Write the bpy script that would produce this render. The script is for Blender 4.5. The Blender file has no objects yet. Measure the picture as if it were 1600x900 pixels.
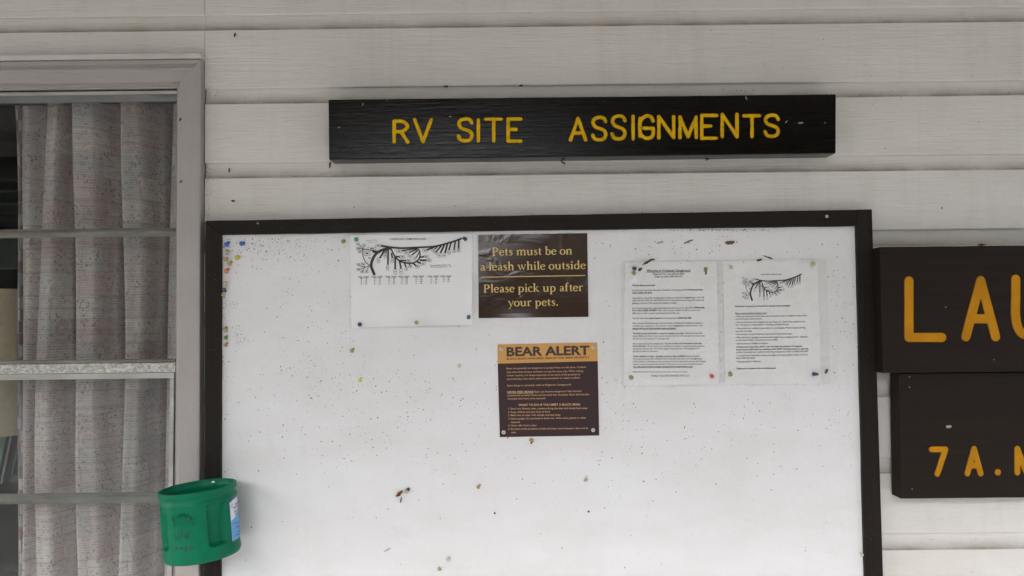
import bpy, bmesh, math, random
from math import sin, cos, pi, radians, atan2, hypot
from mathutils import Matrix, Vector
random.seed(11)
SC = bpy.context.scene
COL = SC.collection

# ------------------------------------------------------------------ camera
CAMP = Vector((0.0, -1.78, 1.5)); F = 1200.0
PITCH, ROLL = radians(2.06), 0.0112
cd = bpy.data.cameras.new('camera'); cam = bpy.data.objects.new('camera', cd); COL.objects.link(cam)
cd.sensor_width = 36.0; cd.lens = F/1600*36; cd.clip_start = 0.02; cd.clip_end = 500
RM = Matrix.Rotation(radians(90)+PITCH, 3, 'X') @ Matrix.Rotation(-ROLL, 3, 'Z')
cam.matrix_world = Matrix.Translation(CAMP) @ RM.to_4x4()
SC.camera = cam
SC.render.resolution_x, SC.render.resolution_y = 1600, 900

def P(px, py, y=0.0):
    """place on the plane at depth y that the photograph shows at pixel (px, py)"""
    d = RM @ Vector(((px-800)/F, -(py-450)/F, -1.0))
    t = (y-CAMP.y)/d.y
    return CAMP + d*t

# ------------------------------------------------------------------ world, sun, exposure
SUN_AZ, SUN_EL = radians(30), radians(36)      # azimuth to the left of the wall's normal
W = bpy.data.worlds.new('World'); SC.world = W; W.use_nodes = True
nt = W.node_tree; nt.nodes.clear()
sky = nt.nodes.new('ShaderNodeTexSky'); sky.sky_type = 'NISHITA'; sky.sun_disc = False
sun_dir = Vector((-sin(SUN_AZ)*cos(SUN_EL), -cos(SUN_AZ)*cos(SUN_EL), sin(SUN_EL)))
sky.sun_elevation = SUN_EL; sky.sun_rotation = atan2(sun_dir.x, sun_dir.y)
sky.air_density = 1.0; sky.dust_density = 3.0; sky.altitude = 600
hs = nt.nodes.new('ShaderNodeHueSaturation'); hs.inputs['Saturation'].default_value = 0.50
bg = nt.nodes.new('ShaderNodeBackground'); bg.inputs['Strength'].default_value = 0.15
wo = nt.nodes.new('ShaderNodeOutputWorld')
nt.links.new(sky.outputs[0], hs.inputs['Color']); nt.links.new(hs.outputs[0], bg.inputs[0]); nt.links.new(bg.outputs[0], wo.inputs[0])
sl = bpy.data.lights.new('sun', 'SUN'); sl.energy = 0.5; sl.angle = radians(25); sl.color = (1.0, 0.97, 0.93)
so = bpy.data.objects.new('sun', sl); COL.objects.link(so)
so.rotation_euler = (-sun_dir).to_track_quat('-Z', 'Y').to_euler()
so.location = (-3, -4, 3)
SC.view_settings.view_transform = 'Standard'; SC.view_settings.look = 'None'
SC.view_settings.gamma = 1; SC.view_settings.exposure = 2.31

# ------------------------------------------------------------------ helpers
def tag(o, label=None, cat=None, group=None, kind=None):
    if label: o['label'] = label
    if cat: o['category'] = cat
    if group: o['group'] = group
    if kind: o['kind'] = kind
    return o
def empty(name, loc=(0, 0, 0), label=None, cat=None, group=None, parent=None):
    o = bpy.data.objects.new(name, None); COL.objects.link(o); o.location = loc
    o.empty_display_size = .05
    if parent: o.parent = parent
    return tag(o, label, cat, group)
def wloc(o):
    v = Vector((0, 0, 0))
    while o: v = v + o.location; o = o.parent
    return v
def build(name, verts, faces, mat, parent=None, origin=None, smooth=False, bevel=0, seg=2, uv=None, local=False):
    """verts in world space (or in the parent's space when local); the mesh origin goes to the piece's middle"""
    vs = [Vector(v) for v in verts]
    if origin is None:
        lo = [min(v[i] for v in vs) for i in range(3)]; hi = [max(v[i] for v in vs) for i in range(3)]
        origin = Vector([(lo[i]+hi[i])/2 for i in range(3)])
    origin = Vector(origin)
    me = bpy.data.meshes.new(name)
    me.from_pydata([v-origin for v in vs], [], faces)
    if uv:
        ul = me.uv_layers.new(name='UVMap')
        for p in me.polygons:
            for li in p.loop_indices: ul.data[li].uv = uv[me.loops[li].vertex_index]
    if bevel or True:
        bm = bmesh.new(); bm.from_mesh(me)
        if not uv: bmesh.ops.recalc_face_normals(bm, faces=bm.faces)
        if bevel:
            es = [e for e in bm.edges if len(e.link_faces) == 2 and e.calc_face_angle(0) > .5]
            bmesh.ops.bevel(bm, geom=es, offset=bevel, segments=seg, affect='EDGES', profile=.5)
        bm.to_mesh(me); bm.free()
    if smooth:
        for p in me.polygons: p.use_smooth = True
    ms = mat if isinstance(mat, (list, tuple)) else [mat]
    for m in ms: me.materials.append(m)
    o = bpy.data.objects.new(name, me); COL.objects.link(o)
    if parent:
        o.parent = parent; o.location = origin - (Vector((0, 0, 0)) if local else wloc(parent))
    else: o.location = origin
    return o
class MB:
    def __init__(s): s.v = []; s.f = []
    def add(s, vs, fs):
        b = len(s.v); s.v += [Vector(v) for v in vs]; s.f += [tuple(i+b for i in f) for f in fs]
    def box(s, x0, x1, y0, y1, z0, z1):
        s.add([(x0,y0,z0),(x1,y0,z0),(x1,y1,z0),(x0,y1,z0),(x0,y0,z1),(x1,y0,z1),(x1,y1,z1),(x0,y1,z1)],
              [(0,3,2,1),(4,5,6,7),(0,1,5,4),(1,2,6,5),(2,3,7,6),(3,0,4,7)])
    def prism(s, poly, yf, yb):
        """poly = (x,z) outline, front face at yf, back at yb"""
        n = len(poly)
        s.add([(x, yf, z) for x, z in poly]+[(x, yb, z) for x, z in poly],
              [tuple(range(n)), tuple(range(2*n-1, n-1, -1))]+[(i, i+n, (i+1) % n+n, (i+1) % n) for i in range(n)])
    def build(s, name, mat, parent=None, **k): return build(name, s.v, s.f, mat, parent, **k)
def slab(name, pix, yf, yb, mat, parent=None, **k):
    pts = [P(px, py, yf) for px, py in pix]
    m = MB(); m.prism([(p.x, p.z) for p in pts], yf, yb)
    return m.build(name, mat, parent, **k)
def boxo(name, x0, x1, y0, y1, z0, z1, mat, parent=None, **k):
    m = MB(); m.box(x0, x1, y0, y1, z0, z1); return m.build(name, mat, parent, **k)

# ribbons with bevelled relief, rounded ends: strokes of paint or print lying on a plane facing -y
def ribbon(mb, pts, w, h, y, round_ends=True, taper=None, segs=6):
    """pts (x,z); w width or list; y plane; h relief"""
    pts = [Vector((a, b)) for a, b in pts]
    n = len(pts)
    ws = [w]*n if not isinstance(w, (list, tuple)) else list(w)
    def nrm(i):
        a = pts[max(i-1, 0)]; b = pts[min(i+1, n-1)]
        if 0 < i < n-1:
            d1 = (pts[i]-pts[i-1]).normalized(); d2 = (pts[i+1]-pts[i]).normalized()
            t = d1+d2
            if t.length < .2: t = d1
            t.normalize(); m = Vector((-t.y, t.x)); c = max(.45, m.dot(Vector((-d1.y, d1.x))))
            return m/c
        t = (b-a).normalized(); return Vector((-t.y, t.x))
    sec = []
    for i in range(n):
        m = nrm(i); r = ws[i]/2
        sec.append([(pts[i]+m*r, 0), (pts[i]+m*r*.8, h), (pts[i]-m*r*.8, h), (pts[i]-m*r, 0)])
    base = len(mb.v)
    for s4 in sec:
        for q, hh in s4: mb.v.append(Vector((q.x, y-hh, q.y)))
    for i in range(n-1):
        for k in range(3):
            a = base+i*4+k; mb.f.append((a, a+1, a+5, a+4))
    if round_ends:
        for i, sgn in ((0, -1), (n-1, 1)):
            j = 1 if i == 0 else n-2
            t = (pts[i]-pts[j]).normalized(); m = Vector((-t.y, t.x)); r = ws[i]/2
            b = len(mb.v)
            mb.v.append(Vector((pts[i].x, y-h, pts[i].y)))
            for q in range(segs+1):
                a = pi/2 - pi*q/segs; d = t*cos(a)+m*sin(a)
                p1 = pts[i]+d*r*.8; p0 = pts[i]+d*r
                mb.v.append(Vector((p1.x, y-h, p1.y))); mb.v.append(Vector((p0.x, y, p0.y)))
            for q in range(segs):
                a = b+1+2*q; mb.f.append((b, a, a+2)); mb.f.append((a, a+1, a+3, a+2))
def flat_ribbon(mb, pts, w, y):
    """thin printed line, no relief"""
    pts = [Vector((a, b)) for a, b in pts]; n = len(pts)
    ws = [w]*n if not isinstance(w, (list, tuple)) else list(w)
    b0 = len(mb.v)
    for i in range(n):
        a = pts[max(i-1, 0)]; b = pts[min(i+1, n-1)]; t = (b-a)
        if t.length < 1e-9: t = Vector((1, 0))
        t.normalize(); m = Vector((-t.y, t.x))*ws[i]/2
        mb.v.append(Vector((pts[i].x+m.x, y, pts[i].y+m.y))); mb.v.append(Vector((pts[i].x-m.x, y, pts[i].y-m.y)))
    for i in range(n-1):
        a = b0+2*i; mb.f.append((a, a+1, a+3, a+2))

# printed text through the built-in typeface, placed between two pixels of its baseline
_TXT = {}
def glyph_mesh(body, bold=0.0, shear=0.0):
    k = (body, bold, shear)
    if k in _TXT: return _TXT[k]
    c = bpy.data.curves.new('text_tmp', 'FONT'); c.body = body; c.size = 1; c.offset = bold; c.shear = shear
    c.resolution_u = 2
    o = bpy.data.objects.new('text_tmp', c); COL.objects.link(o)
    dg = bpy.context.evaluated_depsgraph_get(); me = bpy.data.meshes.new_from_object(o.evaluated_get(dg))
    vs = [v.co.copy() for v in me.vertices]; fs = [tuple(p.vertices) for p in me.polygons]
    bpy.data.objects.remove(o); bpy.data.meshes.remove(me); bpy.data.curves.remove(c)
    _TXT[k] = (vs, fs); return _TXT[k]
def put_text(mb, body, p0, p1, cap_px, y, bold=0.0, shear=0.0):
    """p0,p1 = baseline ends in photo pixels, cap_px = capital height in photo pixels"""
    vs, fs = glyph_mesh(body, bold, shear)
    if not vs: return
    x0 = min(v.x for v in vs); x1 = max(v.x for v in vs)
    A = P(p0[0], p0[1], y); B = P(p1[0], p1[1], y)
    u = (B-A)/(x1-x0); up = Vector((-u.z, 0, u.x)).normalized()
    hz = (P(p0[0], p0[1]-cap_px, y)-A).length/.73
    mb.add([A+u*(v.x-x0)+up*(v.y*hz) for v in vs], fs)

# old-style serif face, drawn with pen strokes of changing width ------------------------------------
T, H = .105, .042
def ell(cx, cz, rx, rz, a0, a1, n=14, T=T, H=H):
    r = []
    for i in range(n+1):
        a = radians(a0+(a1-a0)*i/n); w = H+(T-H)*abs(cos(a))**1.5
        r.append((cx+rx*cos(a), cz+rz*sin(a), w))
    return r
def stem(x, z0, z1): return [(x, z0, T), (x, z1, T)]
def serif(x, z, l=.09, r=.09): return [(x-l, z, .036), (x+r, z, .036)]
def flag(x, z): return [(x-.10, z-.035, .03), (x, z-.02, .06)]
def arch(x0, x1, base=0):
    m = (x0+x1)/2
    return [(x0, .31, H), (x0+(x1-x0)*.30, .41, H+.01), (x0+(x1-x0)*.62, .432, T*.7), (x1-.012, .39, T*.9), (x1, .30, T), (x1, base, T)]
GL = {
 'P': (.58, [stem(.15,0,.66), serif(.15,.018,.11,.13), serif(.12,.642,.08,.1), ell(.24,.48,.235,.165,95,-95)]),
 'e': (.44, [ell(.225,.215,.165,.205,15,322), [(.08,.25,.034),(.385,.25,.034)], [(.385,.25,.05),(.38,.3,.06)]]),
 't': (.32, [[(.14,.56,.03),(.14,.45,T),(.14,.10,T),(.165,.04,T*.8),(.22,.02,.04),(.29,.05,.03)], [(.03,.42,.036),(.29,.42,.036)]]),
 's': (.37, [[(.30,.33,.03),(.27,.41,.04),(.19,.425,.05),(.10,.39,.07),(.09,.32,.09),(.16,.26,T),(.25,.20,T),(.29,.12,.085),(.24,.03,.055),(.15,.005,.04),(.075,.04,.035),(.055,.12,.03)]]),
 'm': (.82, [stem(.13,0,.42), flag(.13,.43), arch(.15,.41), arch(.43,.69), serif(.13,.018), serif(.41,.018), serif(.69,.018)]),
 'n': (.55, [stem(.13,0,.42), flag(.13,.43), arch(.15,.41), serif(.13,.018), serif(.41,.018)]),
 'h': (.55, [stem(.13,0,.70), flag(.13,.71), arch(.15,.41), serif(.13,.018), serif(.41,.018)]),
 'r': (.40, [stem(.13,0,.42), flag(.13,.43), [(.15,.32,H),(.22,.40,.05),(.31,.41,.09),(.36,.38,.08)], serif(.13,.018,.09,.12)]),
 'u': (.56, [[(.13,.42,T),(.13,.12,T),(.16,.05,T*.8),(.24,.015,.06),(.33,.04,H),(.41,.11,H)], stem(.42,.0,.42), flag(.13,.43), flag(.42,.43), [(.42,.02,.04),(.51,.03,.03)]]),
 'b': (.50, [stem(.12,.02,.70), flag(.12,.71), ell(.245,.215,.175,.205,150,-150)]),
 'o': (.48, [ell(.24,.215,.18,.205,0,360,22)]),
 'a': (.44, [[(.08,.33,.05),(.12,.41,.045),(.21,.425,.05),(.29,.39,.08),(.31,.30,T),(.31,.08,T),(.35,.03,.05),(.42,.04,.03)], [(.30,.25,H),(.18,.22,.05),(.09,.15,.09),(.10,.05,.08),(.17,.01,.045),(.26,.04,H),(.30,.09,H)]]),
 'l': (.27, [stem(.135,0,.70), flag(.135,.71), serif(.135,.018)]),
 'i': (.27, [stem(.135,0,.42), flag(.135,.43), serif(.135,.018), [(.075,.60,.10),(.185,.60,.10)]]),
 'w': (.72, [[(.09,.42,T),(.235,.02,.06)], [(.235,.0,.035),(.36,.41,.035)], [(.34,.42,T),(.49,.02,.06)], [(.49,.0,.035),(.635,.42,.035)], serif(.09,.425,.08,.08), serif(.34,.425,.06,.06), serif(.63,.425,.07,.07)]),
 'd': (.54, [stem(.40,.0,.70), flag(.40,.71), ell(.255,.215,.175,.205,30,330), [(.40,.02,.04),(.49,.03,.03)]]),
 'k': (.54, [stem(.13,0,.70), flag(.13,.71), serif(.13,.018), [(.16,.19,.035),(.37,.41,.04)], [(.23,.25,.06),(.43,.02,T)], serif(.40,.425,.08,.08), serif(.44,.018,.09,.09)]),
 'p': (.54, [stem(.13,-.22,.42), flag(.13,.43), serif(.13,-.205,.09,.1), ell(.265,.215,.18,.205,150,-150)]),
 'f': (.34, [stem(.14,0,.55), [(.14,.54,T),(.17,.64,.075),(.24,.69,.05),(.31,.68,.06),(.34,.65,.05)], [(.03,.42,.036),(.29,.42,.036)], serif(.14,.018,.09,.11)]),
 'y': (.48, [[(.10,.42,T),(.26,.04,.07)], [(.42,.42,.04),(.27,.04,.045),(.17,-.16,.05),(.08,-.19,.08)], serif(.10,.425,.08,.09), serif(.41,.425,.07,.07)]),
 'c': (.40, [ell(.225,.215,.165,.205,50,318), [(.29,.37,.04),(.345,.34,.08)]]),
 '.': (.24, [[(.06,.05,.11),(.17,.05,.11)]]),
 ' ': (.24, []),
}
def serif_text(mb, body, p0, p1, cap_px, y):
    adv = []; x = 0
    for ch in body: adv.append(x); x += GL[ch][0]
    total = x
    A = P(p0[0], p0[1], y); B = P(p1[0], p1[1], y)
    u = (B-A)/total; ul = u.length; un = u.normalized(); up = Vector((-un.z, 0, un.x))
    hz = (P(p0[0], p0[1]-cap_px, y)-A).length/.66
    k = 0
    for ch, x0 in zip(body, adv):
        for st in GL[ch][1]:
            pts = [A+un*((x0+a)*ul)+up*(b*hz) for a, b, w in st]
            k += 1
            flat_ribbon(mb, [(p.x, p.z) for p in pts], [w*(hz+ul)/2*1.08 for a, b, w in st], y-(k % 5)*2e-5)

# ------------------------------------------------------------------ materials
def mat(name, col, rough=.5, spec=.5, metal=0):
    m = bpy.data.materials.new(name); m.use_nodes = True
    b = m.node_tree.nodes['Principled BSDF']
    b.inputs['Base Color'].default_value = (*col, 1); b.inputs['Roughness'].default_value = rough
    b.inputs['Specular IOR Level'].default_value = spec; b.inputs['Metallic'].default_value = metal
    m.diffuse_color = (*col, 1)
    return m
class N:
    """small node-graph helper"""
    def __init__(s, m):
        s.m = m; s.t = m.node_tree; s.b = s.t.nodes['Principled BSDF']
        s.tc = s.t.nodes.new('ShaderNodeTexCoord'); s.oi = s.t.nodes.new('ShaderNodeObjectInfo')
    def n(s, k): return s.t.nodes.new(k)
    def l(s, a, b): s.t.links.new(a, b)
    def coords(s, scale=(1, 1, 1), rnd=True, src='Object'):
        mp = s.n('ShaderNodeMapping'); mp.inputs['Scale'].default_value = scale
        s.l(s.tc.outputs[src], mp.inputs['Vector'])
        if rnd:
            ml = s.n('ShaderNodeMath'); ml.operation = 'MULTIPLY'; ml.inputs[1].default_value = 37.0
            s.l(s.oi.outputs['Random'], ml.inputs[0]); s.l(ml.outputs[0], mp.inputs['Location'])
        return mp.outputs[0]
    def noise(s, scale, stretch=(1, 1, 1), detail=6, rough=.6, rnd=True, dist=0, src='Object'):
        t = s.n('ShaderNodeTexNoise'); t.inputs['Scale'].default_value = scale
        t.inputs['Detail'].default_value = detail; t.inputs['Roughness'].default_value = rough; t.inputs['Distortion'].default_value = dist
        s.l(s.coords(stretch, rnd, src), t.inputs['Vector']); return t.outputs['Fac']
    def ramp(s, fac, stops):
        r = s.n('ShaderNodeValToRGB'); e = r.color_ramp.elements
        e[0].position, e[0].color = stops[0][0], (*stops[0][1], 1); e[1].position, e[1].color = stops[-1][0], (*stops[-1][1], 1)
        for p, c in stops[1:-1]:
            q = e.new(p); q.color = (*c, 1)
        s.l(fac, r.inputs[0]); return r.outputs[0]
    def mix(s, fac, a, b, mode='MIX'):
        x = s.n('ShaderNodeMix'); x.data_type = 'RGBA'; x.blend_type = mode
        for v, i in ((fac, 0), (a, 6), (b, 7)):
            if hasattr(v, 'is_linked') or hasattr(v, 'links'): s.l(v, x.inputs[i])
            elif i == 0: x.inputs[0].default_value = v
            else: x.inputs[i].default_value = (*v, 1)
        return x.outputs[2]
    def math(s, op, a, b=0.0, c=None):
        x = s.n('ShaderNodeMath'); x.operation = op
        for i, v in enumerate((a, b) if c is None else (a, b, c)):
            if hasattr(v, 'links'): s.l(v, x.inputs[i])
            else: x.inputs[i].default_value = v
        return x.outputs[0]
    def bump(s, fac, dist, strength=1.0, prev=None):
        x = s.n('ShaderNodeBump'); x.inputs['Distance'].default_value = dist; x.inputs['Strength'].default_value = strength
        s.l(fac, x.inputs['Height'])
        if prev: s.l(prev, x.inputs['Normal'])
        s.l(x.outputs[0], s.b.inputs['Normal']); return x.outputs[0]
    def color(s, c): s.l(c, s.b.inputs['Base Color'])
    def rough(s, c): s.l(c, s.b.inputs['Roughness'])
BW = lambda a, b: [(a, (0, 0, 0)), (b, (1, 1, 1))]

def plain_(name, c):
    m = mat(name, c, .5, .4, .3); g = N(m); a = g.noise(30, (.3, 1, 1), 5, .6); g.color(g.mix(g.ramp(a, BW(.4, .7)), c, tuple(x*.65 for x in c))); return m
def white_paint(name, base, grain=(1.2, 12, 30), gb=.0006, dirt=.35, rough=.42, grime_shade_band=None, streak=.20):
    m = mat(name, base, rough); g = N(m)
    big = g.noise(3.5, (1, 1, 2.2), 5, .6)
    c = g.mix(g.ramp(big, BW(.3, .75)), base, tuple(b*k for b, k in zip(base, (.90, .885, .86))))
    fine = g.noise(60, (.35, 1, 1), 6, .75)
    c = g.mix(g.math('MULTIPLY', g.ramp(fine, BW(.60, .80)), dirt), c, (.30, .26, .20))
    st = g.noise(7, (3.2, 1, .22), 5, .65); c = g.mix(g.math('MULTIPLY', g.ramp(st, BW(.52, .80)), streak), c, (.40, .36, .29))
    sm2 = g.noise(11, (1, 1, 1), 6, .7, dist=1.2); c = g.mix(g.math('MULTIPLY', g.ramp(sm2, BW(.60, .74)), .13), c, (.38, .36, .34))
    if grime_shade_band:        # muck and painted shade, darkening the cove of each board toward its foot
        z0, z1 = grime_shade_band
        sep = g.n('ShaderNodeSeparateXYZ'); g.l(g.tc.outputs['Object'], sep.inputs[0])
        mr = g.n('ShaderNodeMapRange'); mr.inputs[1].default_value = z1; mr.inputs[2].default_value = z0
        g.l(sep.outputs['Z'], mr.inputs[0])
        lower = g.math('LESS_THAN', z0-.0015, sep.outputs['Z'])
        sm = g.noise(9, (1, 1, 1.5), 6, .7)
        f = g.math('MULTIPLY', g.math('MULTIPLY', g.math('POWER', mr.outputs[0], 1.7), lower), g.ramp(sm, BW(.15, .62)))
        c = g.mix(g.math('MULTIPLY', f, .85), c, (.21, .165, .11))
    g.color(c)
    g.rough(g.math('MULTIPLY_ADD', fine, .25, rough-.1))
    gr = g.noise(9, grain, 7, .7, dist=.4)
    ft = g.noise(220, (.5, 1, 1), 3, .6)
    n1 = g.bump(gr, gb*7, .65); g.bump(ft, gb, .5, n1)
    return m
SID = .1748; COVE = .0345; ZC = -SID/2-.006      # board mesh: lap line at z=0 of the course, origin set in the builder
M_SIDE = white_paint('siding_paint', (.72, .692, .652), grime_shade_band=(SID/2-COVE, SID/2-.004))
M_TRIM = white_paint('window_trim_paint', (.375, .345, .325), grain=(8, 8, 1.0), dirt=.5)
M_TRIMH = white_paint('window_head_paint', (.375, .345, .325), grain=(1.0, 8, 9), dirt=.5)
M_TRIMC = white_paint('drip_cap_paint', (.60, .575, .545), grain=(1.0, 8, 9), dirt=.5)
M_BOARD = white_paint('notice_board_paint', (.74, .735, .735), grain=(6, 6, 6), gb=.0004, dirt=.16, rough=.38, streak=.04)

def dark_wood(name, base, rough, gb, stretch=(1, 10, 26), gloss_var=.2, spec=.16):
    m = mat(name, base, rough, spec); g = N(m)
    gr = g.noise(5, stretch, 8, .72, dist=.6); fi = g.noise(140, (.3, 1, 1), 4, .7)
    c = g.mix(g.ramp(gr, BW(.35, .7)), base, tuple(b*1.7 for b in base))
    c = g.mix(g.math('MULTIPLY', g.ramp(fi, BW(.66, .82)), .22), c, (.16, .13, .10))
    g.color(c); g.rough(g.math('MULTIPLY_ADD', g.noise(14, (1, 1, 1), 4, .6), gloss_var, rough-gloss_var/2))
    n1 = g.bump(gr, gb, .8); g.bump(fi, .0003, .5, n1)
    return m
M_FRAME = dark_wood('frame_brown_paint', (.0105, .0070, .0050), .5, .0016)
M_FRAMEV = dark_wood('frame_brown_paint_upright', (.0105, .0070, .0050), .5, .0016, (26, 10, 1))
M_SIGNG = dark_wood('glossy_black_brown_paint', (.0042, .0031, .0025), .08, .00055, (1.3, 8, 26), .05, .14)
M_SIGN = dark_wood('brown_sign_paint', (.0115, .0070, .0044), .55, .0008, (1, 8, 20))

def yellow(name, base, dark, amt):
    m = mat(name, base, .6, .15); g = N(m)
    a = g.noise(55, (1, 1, 1), 6, .7); b = g.noise(12, (1, 1, 1), 4, .6)
    c = g.mix(g.ramp(b, BW(.35, .7)), base, tuple(x*.72 for x in base))
    c = g.mix(g.math('MULTIPLY', g.ramp(a, BW(.52, .70)), amt), c, dark)
    g.color(c); g.bump(a, .0012, .7); return m
M_YEL = yellow('routed_letter_yellow', (.86, .50, .003), (.26, .17, .004), .7)
M_ORA = yellow('painted_letter_ochre', (.54, .235, .005), (.32, .13, .004), .35)

M_ALU = mat('mill_aluminium', (.42, .42, .39), .42, .5, .55); g = N(M_ALU)
a_ = g.noise(30, (.2, 1, 1), 5, .6); g.color(g.mix(g.ramp(a_, BW(.4, .7)), (.46, .46, .43), (.30, .29, .25))); g.bump(a_, .0006, .5)
M_ALUD = plain_('dull_dark_aluminium', (.20, .205, .20))
M_MOTT = mat('corroded_aluminium', (.4, .4, .37), .55, .5, .35); g = N(M_MOTT)
a_ = g.noise(190, (.7, 1, 1), 4, .65); g.color(g.mix(g.ramp(a_, BW(.42, .60)), (.30, .285, .25), (.56, .545, .50))); g.bump(a_, .0012, .7)
M_MUNT = mat('weathered_muntin_paint', (.30, .29, .25), .6); g = N(M_MUNT)
a_ = g.noise(40, (.2, 1, 1), 6, .7); g.color(g.mix(g.ramp(a_, BW(.4, .68)), (.19, .185, .16), (.085, .075, .05))); g.bump(a_, .001, .6)

def schlick(t, f0=.04):
    lw = t.nodes.new('ShaderNodeLayerWeight'); lw.inputs['Blend'].default_value = .5
    pw = t.nodes.new('ShaderNodeMath'); pw.operation = 'POWER'; pw.inputs[1].default_value = 5; t.links.new(lw.outputs['Facing'], pw.inputs[0])
    ma = t.nodes.new('ShaderNodeMath'); ma.operation = 'MULTIPLY_ADD'; ma.inputs[1].default_value = 1-f0; ma.inputs[2].default_value = f0/1.6; t.links.new(pw.outputs[0], ma.inputs[0]); return ma
def glass(name, dust, streak=False):
    m = bpy.data.materials.new(name); m.use_nodes = True; t = m.node_tree; t.nodes.clear()
    o = t.nodes.new('ShaderNodeOutputMaterial'); tr = t.nodes.new('ShaderNodeBsdfTransparent'); gl = t.nodes.new('ShaderNodeBsdfGlossy')
    tr.inputs[0].default_value = (.93, .95, .93, 1); gl.inputs['Roughness'].default_value = .03
    fr = schlick(t)
    mx = t.nodes.new('ShaderNodeMixShader'); t.links.new(fr.outputs[0], mx.inputs[0]); t.links.new(tr.outputs[0], mx.inputs[1]); t.links.new(gl.outputs[0], mx.inputs[2])
    df = t.nodes.new('ShaderNodeBsdfDiffuse'); df.inputs[0].default_value = (.42, .41, .40, 1)
    tc = t.nodes.new('ShaderNodeTexCoord'); mp = t.nodes.new('ShaderNodeMapping'); mp.inputs['Scale'].default_value = (60, 1, 3) if streak else (14, 1, 9)
    nz = t.nodes.new('ShaderNodeTexNoise'); nz.inputs['Scale'].default_value = 2; nz.inputs['Detail'].default_value = 8; nz.inputs['Roughness'].default_value = .8
    t.links.new(tc.outputs['Object'], mp.inputs[0]); t.links.new(mp.outputs[0], nz.inputs['Vector'])
    mr = t.nodes.new('ShaderNodeMapRange'); mr.inputs[1].default_value = .35; mr.inputs[2].default_value = .8; mr.inputs[3].default_value = dust*.5; mr.inputs[4].default_value = dust*2.4
    t.links.new(nz.outputs['Fac'], mr.inputs[0])
    m2 = t.nodes.new('ShaderNodeMixShader'); t.links.new(mr.outputs[0], m2.inputs[0]); t.links.new(mx.outputs[0], m2.inputs[1]); t.links.new(df.outputs[0], m2.inputs[2])
    t.links.new(m2.outputs[0], o.inputs[0]); return m
M_GLASS = glass('upper_window_glass', .010); M_GLASS2 = glass('dusty_storm_glass', .035, True)

def paper(name, base=(.79, .785, .775)):
    m = mat(name, base, .6); g = N(m)
    a = g.noise(7, (1, 1, 1), 5, .6)
    g.color(g.mix(g.ramp(a, BW(.35, .75)), base, tuple(b*.93 for b in base))); g.bump(g.noise(6, (1, 1, 1), 4, .5), .004, .35); return m
M_PAPER = paper('white_paper'); M_INK = mat('black_ink', (.035, .033, .035), .7); M_INK2 = mat('grey_ink', (.10, .10, .11), .7)
M_FILM = bpy.data.materials.new('clear_plastic_film'); M_FILM.use_nodes = True
t = M_FILM.node_tree; t.nodes.clear()
o_ = t.nodes.new('ShaderNodeOutputMaterial'); tr = t.nodes.new('ShaderNodeBsdfTransparent'); tr.inputs[0].default_value = (.995, .994, .99, 1)
gl = t.nodes.new('ShaderNodeBsdfGlossy'); gl.inputs['Roughness'].default_value = .07
fr = schlick(t, .05); mx = t.nodes.new('ShaderNodeMixShader')
tc = t.nodes.new('ShaderNodeTexCoord'); nz = t.nodes.new('ShaderNodeTexNoise'); nz.inputs['Scale'].default_value = 14; nz.inputs['Detail'].default_value = 5; nz.inputs['Distortion'].default_value = 1.5
bp = t.nodes.new('ShaderNodeBump'); bp.inputs['Distance'].default_value = .03; bp.inputs['Strength'].default_value = 1
t.links.new(tc.outputs['Object'], nz.inputs['Vector']); t.links.new(nz.outputs['Fac'], bp.inputs['Height']); t.links.new(bp.outputs[0], gl.inputs['Normal'])
t.links.new(fr.outputs[0], mx.inputs[0]); t.links.new(tr.outputs[0], mx.inputs[1]); t.links.new(gl.outputs[0], mx.inputs[2]); t.links.new(mx.outputs[0], o_.inputs[0])

M_PETS = mat('laminated_brown_print', (.040, .020, .012), .15, .5); g = N(M_PETS)
a_ = g.noise(13, (1, 1, 1.5), 3, .5, dist=.8); g.bump(g.ramp(a_, [(.50, (.0, .0, .0)), (.78, (1, 1, 1))]), .0009, .45)
g.color(g.mix(g.ramp(g.noise(9, (1, 1, 1), 5, .6), BW(.3, .8)), (.036, .018, .011), (.052, .030, .021)))
M_PETY = mat('cream_yellow_print', (.62, .43, .13), .4)
M_BEAR = mat('sheet_sign_brown', (.036, .015, .015), .5, .3); M_BEARO = mat('sheet_sign_orange', (.58, .30, .085), .5, .3)
M_BEART = mat('sheet_sign_tan_lettering', (.55, .33, .17), .5); M_BEARD = mat('sheet_sign_dark_lettering', (.035, .018, .012), .5)
M_SCREW = mat('zinc_screw', (.62, .62, .60), .32, .5, .85); M_SCREWD = mat('screw_recess', (.10, .10, .10), .6)

M_CAN = mat('green_plastic', (.002, .155, .075), .36, .15); g = N(M_CAN)
a_ = g.noise(20, (1, 1, 1), 4, .6); g.color(g.mix(g.ramp(a_, BW(.3, .75)), (.0015, .155, .074), (.001, .115, .055))); g.rough(g.math('MULTIPLY_ADD', a_, .2, .30)); g.bump(g.noise(160, (1, 1, 1), 3, .5), .0004, .35)
M_MARK = mat('black_marker_ink', (.008, .02, .015), .45)
M_LABW = mat('sticker_white', (.70, .72, .74), .35); M_LABB = mat('sticker_blue', (.10, .34, .66), .35); M_LABD = mat('sticker_dark_blue', (.05, .10, .28), .4); M_EMB = M_CAN

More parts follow.
